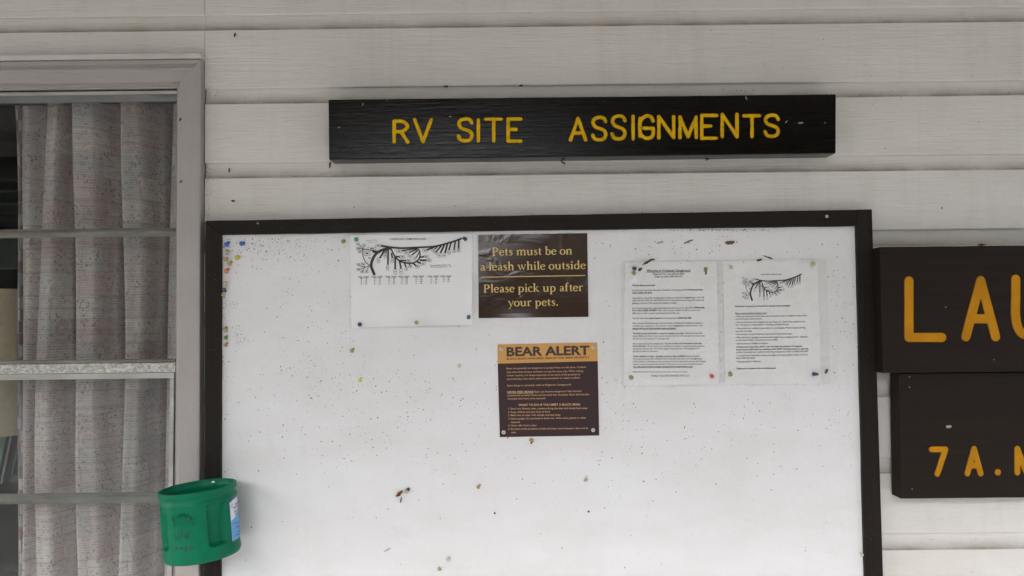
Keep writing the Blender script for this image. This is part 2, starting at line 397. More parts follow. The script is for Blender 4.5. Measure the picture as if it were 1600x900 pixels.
def plain(name, c, r=.5, v=.25, s=40):
    m = mat(name, c, r); g = N(m); a = g.noise(s, (1, 1, 1), 5, .65)
    g.color(g.mix(g.ramp(a, BW(.35, .7)), c, tuple(x*(1-v) for x in c))); return m
PINC = {'blue': (.025, .13, .42), 'dark_blue': (.015, .05, .11), 'clear': (.50, .45, .28), 'tan': (.38, .29, .11), 'yellow': (.55, .47, .06),
        'orange': (.65, .17, .09), 'pale_green': (.22, .33, .12), 'green': (.06, .33, .13), 'leaf': (.10, .20, .05), 'teal': (.04, .13, .16),
        'purple': (.08, .03, .13), 'white': (.62, .58, .42), 'red': (.58, .07, .045), 'lime': (.62, .60, .12), 'brown': (.11, .055, .03), 'black': (.02, .018, .02)}
MPIN = {k: plain('pin_'+k, v, .3, .3, 260) for k, v in PINC.items()}
for k, v in MPIN.items(): v.node_tree.nodes['Principled BSDF'].inputs['Subsurface Weight'].default_value = 0
M_DIRT = plain('insect_dirt', (.045, .034, .028), .9, .5, 300); M_DIRT2 = plain('brown_dirt', (.15, .085, .045), .9, .5, 200)
M_RUST = plain('rust_flakes', (.11, .025, .012), .9, .5, 200); M_MUD = plain('dried_mud', (.17, .10, .06), .95, .4, 150)
M_CHIP = plain('pale_paint_chip', (.33, .29, .24), .8); M_LEAFD = plain('dead_leaf', (.22, .09, .045), .8, .6, 200)

# ------------------------------------------------------------------ setting beyond the frame: ground, sky light, trees added to darken reflections
def ground():
    m = plain('gravel_and_grass', (.26, .25, .225), .95, .45, 1.5)
    boxo('ground', -150, 150, -200, 60, -.3, -.02, m); tag(bpy.context.scene.objects['ground'], kind='structure')
    c = plain('porch_concrete', (.50, .48, .455), .9, .2, 3)
    tag(boxo('porch_floor', -3.6, 3.6, -2.7, -.002, -.015, .10, c, bevel=.01), kind='structure')
    return m
ground()
def unseen_treeline():  # added out of view; heights shaped to keep bright sky out of reflections
    mleaf = plain('leaf_mass', (.045, .075, .025), .9, .5, 2); rnd = random.Random(4)
    mb = MB()
    for k in range(26000):
        x = rnd.uniform(-46, 46); d = rnd.uniform(20, 27)
        h = 3.9+.7*sin(x*.55)+.5*sin(x*1.7+1)+min(6.0, max(0, -x-4.5)*1.3)+min(5.5, max(0, x-1)*1.2)
        z = h*(rnd.random()**.75); s = rnd.uniform(.3, .75)
        c = Vector((x, -d-abs(x)*0.0, z)); a = rnd.uniform(0, 6.3); b = rnd.uniform(-.9, .9)
        u = Vector((cos(a), sin(a), 0))*s; w = Vector((-sin(a)*sin(b), cos(a)*sin(b), cos(b)))*s*.7
        mb.add([c-u, c+w, c+u, c-w], [(0, 1, 2, 3)])
    tag(mb.build('unseen_treeline', mleaf), kind='stuff', label='dense green wood added out of view to darken reflections in the glass', cat='trees')
unseen_treeline()

# ------------------------------------------------------------------ building
ZG = 0.0
cabin = empty('campground_cabin', (0, .1, 0), 'white painted cabin with drop siding, a trimmed window and a covered porch', 'building')
ZL = P(1400, 596, 0).z                    # a lap line
def course_z(k): return ZL + k*SID        # top lap line of course k
WR = P(318.5, 330, 0).x                   # outer edge of the window casing
WT = P(200, 98, 0).z                      # top of casing under the drip cap
WL = WR-1.08; WB = WT-1.42
def siding(x0, x1, ztop, zlim=None):
    """one drop-siding board, lap line at ztop; zlim trims its foot"""
    prof = [(.0085, .012), (.0085, 0)]
    for i in range(1, 9):
        a = pi/2*i/8; prof.append((.0085*cos(a), -COVE*sin(a)))
    prof += [(.0, -COVE-.0006), (.0, -.08), (.0, -SID+.0035), (.0012, -SID+.0015), (.0035, -SID+.0012), (.018, -SID+.0012), (.018, .012)]
    if zlim is not None: prof = [(y, max(z, zlim-ztop)) for y, z in prof]
    xs = [x0]; 
    while xs[-1]+.28 < x1: xs.append(xs[-1]+.28)
    xs.append(x1); n = len(prof)
    ph = random.uniform(0, 9); am = random.uniform(.0003, .0009)
    vs = []; fs = []
    for x in xs:
        dz = am*sin(x*1.7+ph); dy = .0006*sin(x*2.3+ph*2)
        for y, z in prof: vs.append((x, y+dy, ztop+z+(dz if y < .01 else 0)))
    for i in range(len(xs)-1):
        for k in range(n): fs.append((i*n+k, i*n+(k+1) % n, (i+1)*n+(k+1) % n, (i+1)*n+k))
    fs.append(tuple(range(n-1, -1, -1))); fs.append(tuple(range((len(xs)-1)*n, len(xs)*n)))
    return build('siding_board', vs, fs, M_SIDE, cabin, origin=((x0+x1)/2, 0, ztop-SID/2))
XJ1 = P(300, 10, 0).x; XJ2 = P(320, 34, 0).x
for k in range(-8, 7):
    zt = course_z(k); zb = zt-SID
    if zb > 2.58: continue
    if zt < WB-.06:
        siding(-3.4, .35+.2*(k % 2), zt); siding(.3535+.2*(k % 2), 3.4, zt); continue
    if zb >= WT+.012:
        # full-width courses above the window, butted as in the photograph
        j = XJ1 if k % 2 else XJ2
        if abs(zt-P(300, 20, 0).z) < .09: j = XJ2
        siding(-3.4, j-.0006, zt); siding(j+.0006, 3.4, zt)
    elif zt > WT+.012:
        siding(-3.4, XJ2-.0005, zt, WT+.014 if zb < WT else None); siding(XJ2+.0005, 3.4, zt)
    else:
        siding(-3.4, WL-.001, zt); siding(WR+.0022, 3.4, zt)
M_SHEATH = plain('sheathing', (.12, .10, .08), .9)
for a in ((-3.4, WL+.06, 0, 2.61), (WR-.0625, 3.4, 0, 2.61), (WL+.06, WR-.0625, WT-.07, 2.66), (WL+.06, WR-.0625, 0, WB+.04)):
    boxo('wall_sheathing', a[0], a[1], .0195, .095, a[2], a[3], M_SHEATH, cabin)
# porch roof over the wall
M_CEIL = plain('porch_ceiling_paint', (.62, .585, .55), .8, .2, 3); M_BEAM = plain('porch_beam_paint', (.5, .47, .44), .8)
CE = 2.61
for i in range(18):
    boxo('ceiling_plank', -3.6, 3.6, -2.62+i*.1475, -2.62+(i+1)*.1475-.004, CE, CE+.02, M_CEIL, cabin)
boxo('porch_roof', -3.7, 3.7, -2.85, .3, CE+.03, CE+.11, plain('roof_felt', (.06, .06, .06), .9), cabin)
boxo('porch_beam', -3.7, 3.7, -2.76, -2.64, CE-.12, CE+.025, M_BEAM, cabin, bevel=.004)
for x in (-3.4, 3.4): boxo('porch_post', x-.05, x+.05, -2.75, -2.65, .10, CE-.122, M_BEAM, cabin, bevel=.006)

# ---- window: one part of the cabin with its pieces
def casing_piece(side, name='casing'):
    prof = [(0, .015), (0, -.019), (.0025, -.0215), (.011, -.0215), (.0125, -.016), (.019, -.016), (.0205, -.0195), (.0265, -.0195), (.028, -.0165), (.052, -.0135), (.0535, -.008), (.059, -.009), (.0605, -.002), (.0655, -.002), (.0655, .015)]
    if side in ('left', 'right'): prof = [(0, .015), (0, -.019), (.0015, -.0205), (.0055, -.0208), (.006, -.0196), (.049, -.0180), (.0500, -.0140), (.0555, -.0132), (.0568, -.0050), (.0605, -.0040), (.0625, -.002), (.0655, -.002), (.0655, .015)]
    prof = [(a*.952, b) for a, b in prof]
    n = len(prof); vs = []
    for (s, y) in prof:
        if side == 'top': vs.append((WL+s, y, WT-s))
        elif side == 'right': vs.append((WR-s, y, WT-s))
        elif side == 'left': vs.append((WL+s, y, WB+s))
        else: vs.append((WR-s, y, WB+s))
    for (s, y) in prof:
        if side == 'top': vs.append((WR-s, y, WT-s))
        elif side == 'right': vs.append((WR-s, y, WB+s))
        elif side == 'left': vs.append((WL+s, y, WT-s))
        else: vs.append((WL+s, y, WB+s))
    fs = [(k, (k+1) % n, (k+1) % n+n, k+n) for k in range(n)]+[tuple(range(n)), tuple(range(2*n-1, n-1, -1))]
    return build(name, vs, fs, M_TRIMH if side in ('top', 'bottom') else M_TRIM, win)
IR, IT, IL, IB = WR-.0628, WT-.066, WL+.066, WB+.066
jm = MB()
for a in ((IL-.001, IL+.004, IB, IT), (IR-.004, IR+.001, IB, IT), (IL-.001, IR+.001, IT-.004, IT+.001), (IL-.001, IR+.001, IB-.001, IB+.004)):
    jm.box(a[0], a[1], .016, .10, a[2], a[3])
win = jm.build('window', M_TRIM, cabin)
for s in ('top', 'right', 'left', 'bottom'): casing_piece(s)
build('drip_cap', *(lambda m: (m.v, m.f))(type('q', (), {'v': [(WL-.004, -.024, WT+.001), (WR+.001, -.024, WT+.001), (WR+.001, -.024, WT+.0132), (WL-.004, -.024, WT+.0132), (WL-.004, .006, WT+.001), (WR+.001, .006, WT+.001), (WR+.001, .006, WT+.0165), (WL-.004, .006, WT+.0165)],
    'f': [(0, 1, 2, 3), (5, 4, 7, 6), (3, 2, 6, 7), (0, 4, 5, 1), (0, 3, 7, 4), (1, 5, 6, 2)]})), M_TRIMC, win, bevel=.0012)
# aluminium storm frame
def bar(name, px_y0, px_y1, y0, y1, mt, x0=None, x1=None, cut=None, yb=None):
    z1 = P(140, px_y0, y0).z; z0 = P(140, px_y1, y0).z
    x0 = IL+.002 if x0 is None else x0; x1 = IR-.002 if x1 is None else x1
    h = z1-z0; c = (cut or .25)*h
    vs = []
    for x in (x0, x1): vs += [(x, y0, z0), (x, y0, z1-c), (x, y0+c*.8 if not yb else yb, z1), (x, y1, z1), (x, y1, z0)]
    return build(name, vs, [(0, 1, 2, 3, 4), (9, 8, 7, 6, 5)]+[(k, k+5, (k+1) % 5+5, (k+1) % 5) for k in range(5)], mt, win, bevel=.0008)
sf = MB()
sf.box(IL+.001, IR-.001, .004, .016, IT-.0245, IT-.001)
sf.box(IR-.0042, IR-.0005, .004, .016, IB, IT-.0248)
sf.box(IL+.001, IL+.0085, .004, .016, IB, IT-.0248)
sf.build('storm_frame', M_ALUD, win, bevel=.001)
lipz = IT-.001
boxo('frame_lip', IL+.001, IR-.001, -.0005, .0038, IT-.009, lipz, M_ALU, win, bevel=.0008)
bar('muntin', 356.5, 370, .010, .022, M_MUNT, cut=.42)
bar('rail_cap', 562.2, 567.2, -.0035, .0150, M_MUNT, cut=.3, x1=IR-.0012)
bar('meeting_rail', 567.4, 583, -.001, .0150, M_MOTT, cut=.08, x1=IR-.0012)
zr = P(140, 583.4, .001).z; zr2 = P(140, 592.5, .001).z; xs1 = P(271.8, 650, .001).x; xs0 = P(265.5, 620, .001).x; xs0b = P(262.5, 880, .001).x
sm = MB(); sm.prism([(IL+.01, zr), (xs1, zr), (xs1, zr2), (IL+.01, zr2)], .001, .010); sm.build('sash_rail', M_ALU, win, bevel=.001)
sm = MB(); sm.prism([(xs0, zr2-.0004), (xs1, zr2-.0004), (xs1-.004, IB), (xs0b-.004, IB)], .001, .010); sm.build('sash_stile', M_ALU, win, bevel=.001)
bar('muntin', 771.5, 786.5, .030, .042, M_MUNT, cut=.38)
boxo('pane', IL+.0086, IR-.0043, .0222, .0242, zr, IT-.0246, M_GLASS, win)
boxo('pane', IL+.0086, xs0+.002, .0105, .0120, IB+.004, zr2+.002, M_GLASS2, win)

# ---- inside the cabin
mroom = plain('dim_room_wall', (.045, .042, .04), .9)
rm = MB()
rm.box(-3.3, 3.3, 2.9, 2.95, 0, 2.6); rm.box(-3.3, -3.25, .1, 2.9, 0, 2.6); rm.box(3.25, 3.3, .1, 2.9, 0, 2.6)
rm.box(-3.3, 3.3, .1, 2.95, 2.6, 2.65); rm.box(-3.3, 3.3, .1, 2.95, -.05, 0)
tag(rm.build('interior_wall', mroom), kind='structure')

# curtain
def curtain():
    yc = .150
    # (pixel x at mid height, depth) across the cloth
    ctl = [(27, .000), (34, -.004), (43, .004), (47, -.012), (62, -.022), (78, -.010), (86, .012), (89, -.012), (93, -.026), (112, -.030), (128, -.010), (137, .022), (140, -.020), (146, -.034), (168, -.030), (186, -.004), (203, .024), (206, -.012), (214, -.030), (232, -.026), (250, -.004), (268, .022), (274, -.016), (300, -.028), (330, .0), (350, .0)]
    ctl = [(a, b*2.5) for a, b in ctl]
    zt = P(140, 130, yc).z+.03; zb = P(140, 1010, yc).z
    XS = [P(p, 500, yc).x for p, _ in ctl]
    NX, NZ = 150, 90
    def samp(s):
        f = s*(len(ctl)-1); i = min(int(f), len(ctl)-2); t = f-i; t2 = t*t*(3-2*t)
        return XS[i]*(1-t)+XS[i+1]*t, ctl[i][1]*(1-t2)+ctl[i+1][1]*t2
    vs, uv, fs = [], [], []
    for j in range(NZ+1):
        v = j/NZ; z = zt+(zb-zt)*v
        L = 0; px = py = None
        for i in range(NX+1):
            s = i/NX; x, y = samp(s)
            left = max(0, 1-s*3.2)
            x += (-.018+.036*v)*left + .006*sin(3.1*v+s*9)*(1-left)+.004*sin(7*v+s*23)
            y2 = y*(1.0-.25*v*sin(s*12+1.5)) + .006*sin(4.2*v+s*7) + .003*sin(11*v+s*31)
            if px is not None: L += hypot(x-px, (y2-py)*1.0)
            px, py = x, y2
            vs.append((x, yc+y2, z)); uv.append((L*1.15, z))
    for j in range(NZ):
        for i in range(NX):
            a = j*(NX+1)+i; fs.append((a, a+NX+1, a+NX+2, a+1))
    m = mat('printed_curtain_cloth', (.3, .26, .26), .9); g = N(m); b = g.b
    def voro(scale, feat='F1', stretch=(1, 1, 1)):
        t = g.n('ShaderNodeTexVoronoi'); t.inputs['Scale'].default_value = scale; t.feature = feat
        g.l(g.coords(stretch, False, 'UV'), t.inputs['Vector']); return t
    def brick(sw, w, h, mortar, off=.37):
        t = g.n('ShaderNodeTexBrick'); t.inputs['Scale'].default_value = 1; t.inputs['Brick Width'].default_value = w; t.inputs['Row Height'].default_value = h
        t.inputs['Mortar Size'].default_value = mortar; t.offset = off; t.squash = 1.6; t.squash_frequency = 3
        t.inputs['Color1'].default_value = (0, 0, 0, 1); t.inputs['Color2'].default_value = (1, 1, 1, 1); t.inputs['Mortar'].default_value = (.5, .5, .5, 1)
        g.l(g.coords((1, 1, 1), False, 'UV'), t.inputs['Vector']); return t
    wn = g.n('ShaderNodeTexNoise'); wn.inputs['Scale'].default_value = 16; wn.inputs['Detail'].default_value = 3; g.l(g.tc.outputs['UV'], wn.inputs['Vector'])
    wa = g.n('ShaderNodeVectorMath'); wa.operation = 'MULTIPLY_ADD'; wa.inputs[1].default_value = (.016, .010, 0); g.l(wn.outputs['Color'], wa.inputs[0]); g.l(g.tc.outputs['UV'], wa.inputs[2])
    b1 = brick(0, .075, .058, .0022); b2 = brick(0, .0135, .0062, .0011, .5)
    for q in (b1, b2): g.l(wa.outputs[0], q.inputs['Vector'])
    patch = g.ramp(b1.outputs['Color'], [(.0, (.38, .33, .32)), (.3, (.25, .17, .18)), (.5, (.44, .40, .38)), (.75, (.23, .27, .29)), (1.0, (.36, .25, .25))])
    small = g.ramp(b2.outputs['Color'], [(.0, (.70, .64, .63)), (.5, (1, 1, 1)), (1.0, (.86, .80, .82))])
    c = g.mix(.9, g.mix(.5, patch, (.36, .27, .27)), small, 'MULTIPLY')
    c = g.mix(g.math('MULTIPLY', b1.outputs['Fac'], .5), c, (.20, .10, .115))
    c = g.mix(g.math('MULTIPLY', b2.outputs['Fac'], .14), c, (.52, .47, .45))
    d = voro(105, 'F1', (1, .8, 1)); dots = g.math('LESS_THAN', d.outputs['Distance'], .30)
    mask = g.ramp(g.noise(18, (1, 1, 1), 3, .5, False, 0, 'UV'), BW(.42, .58))
    c = g.mix(g.math('MULTIPLY', g.math('MULTIPLY', dots, mask), .62), c, (.08, .075, .09))
    # medallions
    v2 = voro(9.5); ring = g.n('ShaderNodeMath'); ring.operation = 'SINE'; g.l(g.math('MULTIPLY', v2.outputs['Distance'], 34), ring.inputs[0])
    inn = g.math('LESS_THAN', v2.outputs['Distance'], .33)
    c = g.mix(g.math('MULTIPLY', g.math('MULTIPLY', inn, g.math('GREATER_THAN', ring.outputs[0], .75)), .35), c, (.45, .43, .36))
    # thin cross stripes at uneven heights
    wv = g.n('ShaderNodeTexNoise'); wv.inputs['Scale'].default_value = 1; wv.inputs['Detail'].default_value = 4
    g.l(g.coords((.6, 95, 1), False, 'UV'), wv.inputs['Vector'])
    c = g.mix(g.math('MULTIPLY', g.ramp(wv.outputs['Fac'], BW(.56, .66)), .35), c, (.21, .13, .14))
    red = g.ramp(g.noise(26, (1, 1, 1), 3, .6, False, 0, 'UV'), BW(.60, .72)); c = g.mix(g.math('MULTIPLY', red, .35), c, (.36, .13, .14))
    # left border strip
    sep = g.n('ShaderNodeSeparateXYZ'); g.l(g.tc.outputs['UV'], sep.inputs[0])
    bd = g.math('LESS_THAN', sep.outputs['X'], .034)
    b3 = brick(0, .012, .03, .002, 0.5); bc = g.ramp(b3.outputs['Color'], [(0, (.17, .055, .07)), (.45, (.10, .045, .06)), (.62, (.34, .30, .29)), (1, (.11, .13, .17))])
    c = g.mix(bd, c, bc)
    edge = g.math('LESS_THAN', g.math('ABSOLUTE', g.math('SUBTRACT', sep.outputs['X'], .0345)), .0009); c = g.mix(edge, c, (.5, .42, .34))
    weave = g.noise(700, (1, 1, 1), 2, .5, False, 0, 'UV'); c = g.mix(g.math('MULTIPLY', g.ramp(weave, BW(.4, .65)), .35), c, (.14, .12, .13))
    hsv = g.n('ShaderNodeHueSaturation'); hsv.inputs['Saturation'].default_value = .8; hsv.inputs['Value'].default_value = CURT_V; g.l(c, hsv.inputs['Color']); g.color(hsv.outputs[0])
    g.bump(weave, .0006, .6)
    o = build('curtain', vs, fs, m, uv=uv, smooth=True)
    tag(o, 'faded pinkish grey patterned curtain hanging in folds behind the window glass', 'curtain')
CURT_V = 1.6
curtain()

# lampshade behind the glass, then solids built for reflections seen on it
yb = .22
def behind(px, py, y=yb): return P(px, py, y)
cyl = MB(); c0 = behind(-60, 452); c1 = behind(-60, 683); rx = behind(46, 500).x-c0.x; n = 40
pv = []
for zz, r in ((c1.z, rx), (c0.z-.008, rx), (c0.z-.006, rx+.0025), (c0.z, rx+.0025), (c0.z, rx-.003), (c0.z-.02, rx-.003), (c1.z, rx-.003)):
    pv.append([(c0.x+r*cos(2*pi*i/n), yb+.13+r*sin(2*pi*i/n), zz) for i in range(n)])
for a in pv: cyl.v += [Vector(q) for q in a]
for k in range(len(pv)-1):
    for i in range(n): cyl.f.append((k*n+i, k*n+(i+1) % n, (k+1)*n+(i+1) % n, (k+1)*n+i))
lamp = empty('lampshade', (c0.x, yb+.13, c1.z), 'plain tan drum-shaped shade behind the glass at the left of the curtain', 'lampshade')
cyl.build('shade', plain('tan_shade_fabric', (.56, .45, .33), .9, .15, 60), lamp, smooth=True)
MG = plain('pale_green_reflection', (.12, .22, .15), .5); mg2 = plain('dull_white_reflection', (.20, .21, .19), .5); MD = plain('dark_panel', (.020, .019, .018), .8)
refl = empty('reflection_strips', (behind(10, 775).x, .3, behind(10, 775).z), 'green and white slanted strips standing for a reflection on the lower pane', 'reflection')  # solid strips built in place of a reflection on the pane
def strip(pts, mtl, nm, y):
    q = [P(a, b, y) for a, b in pts]; m = MB(); m.prism([(p.x, p.z) for p in q], y, y+.006); m.build(nm, mtl, refl)
strip([(-8, 682), (10, 682), (-6, 752), (-22, 752)], MG, 'green_reflection', .27)
strip([(15, 682), (18.5, 682), (3, 756), (0, 756)], mg2, 'white_reflection', .268)
strip([(28, 684), (31, 684), (20, 742), (17, 742)], plain('dim_reflection', (.06, .07, .065), .6), 'dim_reflection', .275)
strip([(18, 745), (36, 738), (44, 750), (44, 753), (14, 753)], plain('grey_green_reflection', (.05, .075, .065), .6), 'grey_reflection', .272)
sh = empty('louvre_reflection', (P(0, 400, .6).x, .6, P(0, 400, .6).z), 'dark boards and a grey panel standing for louvre reflections on the upper pane', 'shelf')  # boards put in to stand for louvres mirrored in the pane
ms = plain('dark_louvre', (.045, .044, .043), .7)
xa, xb = P(-260, 300, .6).x, P(60, 300, .6).x
for py, hh, mm in ((278, 9, ms), (297, 6, ms), (318, 4, plain('pale_louvre_edge', (.12, .12, .115), .6)), (341, 3, mm_ if False else ms)):
    z = P(0, py, .6).z; boxo('louvre_strip', xa, xb, .6, .8, z-hh/900, z, mm, sh)
z = P(0, 372, .6).z; z2 = P(0, 418, .6).z; boxo('back_panel', xa, xb, .6, .62, z2, z, plain('grey_panel', (.10, .10, .105), .7), sh)
boxo('panel_lip', xa, xb, .592, .60, z2-.006, z2-.002, plain('lip', (.20, .20, .20), .6), sh)

# ------------------------------------------------------------------ notice board
FY, BY = -.0295, -.020
board = empty('notice_board', (P(850, 620, 0).x, 0, .55), 'large white notice board in a dark brown wooden frame on the siding', 'notice board')
inn = {'tl': (345.5, 366.5), 'tr': (1337.5, 353), 'bl': (344, 900), 'br': (1351.5, 900)}
def ext(a, b, y): # extend an edge downward in pixels
    t = (y-a[1])/(b[1]-a[1]); return (a[0]+(b[0]-a[0])*t, y)
PB = 1150
panel_px = [(333, 350), (1352, 335), ext((1352, 335), (1366, 900), PB), ext((333, 350), (331, 900), PB)]
slab('panel', panel_px, BY, -.001, M_BOARD, board)
otl, otr = (320.5, 345), (1362.5, 327); obl, obr = ext(otl, (318, 900), PB), ext(otr, (1380, 900), PB)
ibl, ibr = ext(inn['tl'], inn['bl'], PB-26), ext(inn['tr'], inn['br'], PB-26)
def wob(a, b, n, amp, seed):
    r = random.Random(seed); return [(a[0]+(b[0]-a[0])*i/n+(r.uniform(-amp, amp) if 0 < i < n and abs(b[1]-a[1]) > abs(b[0]-a[0]) else 0), a[1]+(b[1]-a[1])*i/n+(r.uniform(-amp, amp) if 0 < i < n and abs(b[0]-a[0]) > abs(b[1]-a[1]) else 0)) for i in range(n+1)]
jt = (1337.5, 353)
slab('frame_rail', wob((otl[0]+.4, otl[1]), (jt[0]-.3, 327.6), 40, .25, 1)+wob((jt[0]-.3, 353), (inn['tl'][0]+.4, inn['tl'][1]), 40, .3, 2), FY, -.001, M_FRAME, board, bevel=.0009)
slab('frame_stile', [(otl[0], otl[1]+.6), (inn['tl'][0], inn['tl'][1]+.5)]+wob(inn['tl'], ibl, 30, .2, 3)[1:]+[obl], FY, -.001, M_FRAMEV, board, bevel=.0009)
slab('frame_stile', [(jt[0]+.3, 327.5), otr, obr]+wob(ibr, (jt[0]+.3, 353), 30, .25, 4), FY+.0008, -.001, M_FRAMEV, board, bevel=.0009)
slab('frame_rail', [ibl, ibr, obr, obl], FY+.0004, -.001, M_FRAME, board, bevel=.0009)

def screw(px, py, y, r, parent, dark=False, name='screw', rot=.4):
    c = P(px, py, y); m = MB(); n = 16
    for k, (rr, h) in enumerate(((1, 0), (.95, .25), (.7, .42), (0.0, .5))):
        for i in range(n): a = 2*pi*i/n; m.v.append(Vector((c.x+r*rr*cos(a), y-h*r, c.z+r*rr*sin(a))))
    for k in range(3):
        for i in range(n): m.f.append((k*n+i, k*n+(i+1) % n, (k+1)*n+(i+1) % n, (k+1)*n+i))
    o = m.build(name, M_SCREWD if dark else M_SCREW, parent, smooth=True)
    s = MB()
    for a in (rot, rot+pi/2):
        d = Vector((cos(a), 0, sin(a)))*r*.5; w = Vector((-sin(a), 0, cos(a)))*r*.12; q = Vector((c.x, y-.53*r, c.z))
        s.add([q-d-w, q+d-w, q+d+w, q-d+w], [(0, 1, 2, 3)])
        c = Vector((c.x, c.y, c.z)); y -= 2e-5
    ch = s.build('screw_slot', M_SCREWD if not dark else M_SCREW, None)
    ch.parent = o; ch.location = ch.location - wloc(o)
    return o
screw(1292, 338, FY, .0035, board); screw(403, 349, FY, .0030, board, True); screw(330.5, 868, FY, .003, board, True)

# ------------------------------------------------------------------ wooden signs
def stroke_px(mb, pts, wpx, y, h, seed=0, rough=0.0, sub=1):
    r = random.Random(seed); q = []
    for i in range(len(pts)-1):
        for k in range(sub):
            t = k/sub; q.append((pts[i][0]+(pts[i+1][0]-pts[i][0])*t, pts[i][1]+(pts[i+1][1]-pts[i][1])*t))
    q.append(pts[-1])
    pp = [P(a, b, y) for a, b in q]; w = wpx/675*(1+y*.0)
    ribbon(mb, [(p.x, p.z) for p in pp], [w*(1+r.uniform(-rough, rough)) for _ in pp], h, y)
def curve(pts, n=6):
    """Catmull-Rom through pts"""
    out = []
    for i in range(len(pts)-1):
        p0 = pts[max(i-1, 0)]; p1 = pts[i]; p2 = pts[i+1]; p3 = pts[min(i+2, len(pts)-1)]
        for k in range(n):
            t = k/n
            out.append(tuple(.5*((2*p1[j])+(-p0[j]+p2[j])*t+(2*p0[j]-5*p1[j]+4*p2[j]-p3[j])*t*t+(-p0[j]+3*p1[j]-3*p2[j]+p3[j])*t**3) for j in (0, 1)))
    out.append(pts[-1]); return out
def groove(plank, jobs, y, depth):
    """rout the strokes out of the plank: jobs = list of (strokes, width in px)"""
    mb = MB()
    for strokes, w in jobs:
        for k, st in enumerate(strokes):
            pts = [P(a, b, y) for a, b in st]; pts = [Vector((p.x, p.z)) for p in pts]; r = w/675/2; n = len(pts)
            L, Rr = [], []
            for i in range(n):
                a, b = pts[max(i-1, 0)], pts[min(i+1, n-1)]; t = (b-a).normalized(); m = Vector((-t.y, t.x))
                L.append(pts[i]+m*r); Rr.append(pts[i]-m*r)
            def cap(c, t):
                m = Vector((-t.y, t.x)); return [c+(m*cos(q)+t*sin(q))*r for q in (pi/6, pi/3, pi/2, 2*pi/3, 5*pi/6)]
            out = L+cap(pts[-1], (pts[-1]-pts[-2]).normalized())+Rr[::-1]+cap(pts[0], (pts[0]-pts[1]).normalized())
            mb.prism([(p.x, p.y) for p in out], y-.004-k*3e-5, y+depth+k*2e-5)
    cut = mb.build('cutter', M_SIGN)
    md = plank.modifiers.new('cut', 'BOOLEAN'); md.operation = 'DIFFERENCE'; md.solver = 'EXACT'; md.use_self = True; md.object = cut
    bpy.context.view_layer.update()
    me = bpy.data.meshes.new_from_object(plank.evaluated_get(bpy.context.evaluated_depsgraph_get()))
    plank.modifiers.clear(); ok = len(me.polygons) > len(plank.data.polygons)
    if ok: plank.data = me
    bpy.data.objects.remove(cut)
    print('groove', plank.name, ok, len(me.polygons))
SY = -.052
rv = empty('rv_sign', (P(910, 198, 0).x, 0, P(910, 245, 0).z), 'long glossy black wooden sign reading RV SITE ASSIGNMENTS in yellow', 'sign')
rvp = slab('plank', wob((513, 155.5), (1306.5, 147), 30, .2, 7)+wob((1306, 239.5), (514, 249.5), 30, .2, 8), SY, -.0005, M_SIGNG, rv, bevel=.0022, seg=3)
def letter(parent, strokes, w, y, h, mtl, seed, rough=.24, sub=4):
    mb = MB()
    for k, s in enumerate(strokes): stroke_px(mb, s, w, y-.00005-k*4e-5, h, seed+k, rough, sub)
    return mb.build('letter', mtl, parent)
def box_letter(ch, x0, x1, t, b, w):
    X = lambda f: x0+w/2+(x1-x0-w)*f; Y = lambda f: t+w/2+(b-t-w)*f
    q = lambda *a: [(X(u), Y(v)) for u, v in a]
    return {
     'R': [q((0, 0), (0, 1)), curve(q((0, 0), (.65, .02), (.98, .25), (.62, .48), (0, .5)), 5), q((.5, .5), (1, 1))],
     'V': [q((0, 0), (.5, 1)), q((1, 0), (.5, 1))],
     'S': [curve(q((.97, .2), (.82, .04), (.5, 0), (.15, .07), (.03, .24), (.2, .42), (.5, .49), (.85, .59), (.97, .77), (.82, .95), (.5, 1), (.15, .95), (0, .78)), 4)],
     'I': [q((.5, 0), (.5, 1))], 'T': [q((0, 0), (1, 0)), q((.52, .02), (.52, 1))],
     'E': [q((0, 0), (0, 1)), q((0, 0), (1, 0)), q((0, .47), (.62, .47)), q((0, 1), (1, 1))],
     'A': [q((.5, 0), (0, 1)), q((.5, 0), (1, 1)), q((.22, .68), (.8, .68))],
     'G': [curve(q((.97, .22), (.8, .03), (.45, 0), (.08, .2), (0, .5), (.08, .82), (.45, 1), (.85, .95), (.98, .78), (.98, .56)), 4), q((.98, .56), (.3, .54)), q((.02, .1), (.02, .9))],
     'N': [q((0, 1), (0, 0)), q((0, 0), (1, 1)), q((1, 1), (1, 0))],
     'M': [q((0, 1), (0, 0)), q((0, 0), (.5, .95)), q((.5, .95), (1, 0)), q((1, 0), (1, 1))],
     'L': [q((0, 0), (0, 1)), q((0, 1), (1, 1))], 'D': [q((0, 0), (0, 1)), curve(q((0, 0), (.6, .05), (1, .5), (.6, .95), (0, 1)), 5)],
     'Y': [q((0, 0), (.5, .5)), q((1, 0), (.5, .5)), q((.5, .5), (.5, 1))],
     'U': [curve(q((0, 0), (0, .3), (0, .68), (.15, .93), (.5, 1), (.85, .93), (1, .68), (1, .3), (1, 0)), 4)],
     '7': [q((0, 0), (1, 0)), q((1, 0), (.42, 1))], '.': [q((.45, .5), (.55, .5))]}[ch]
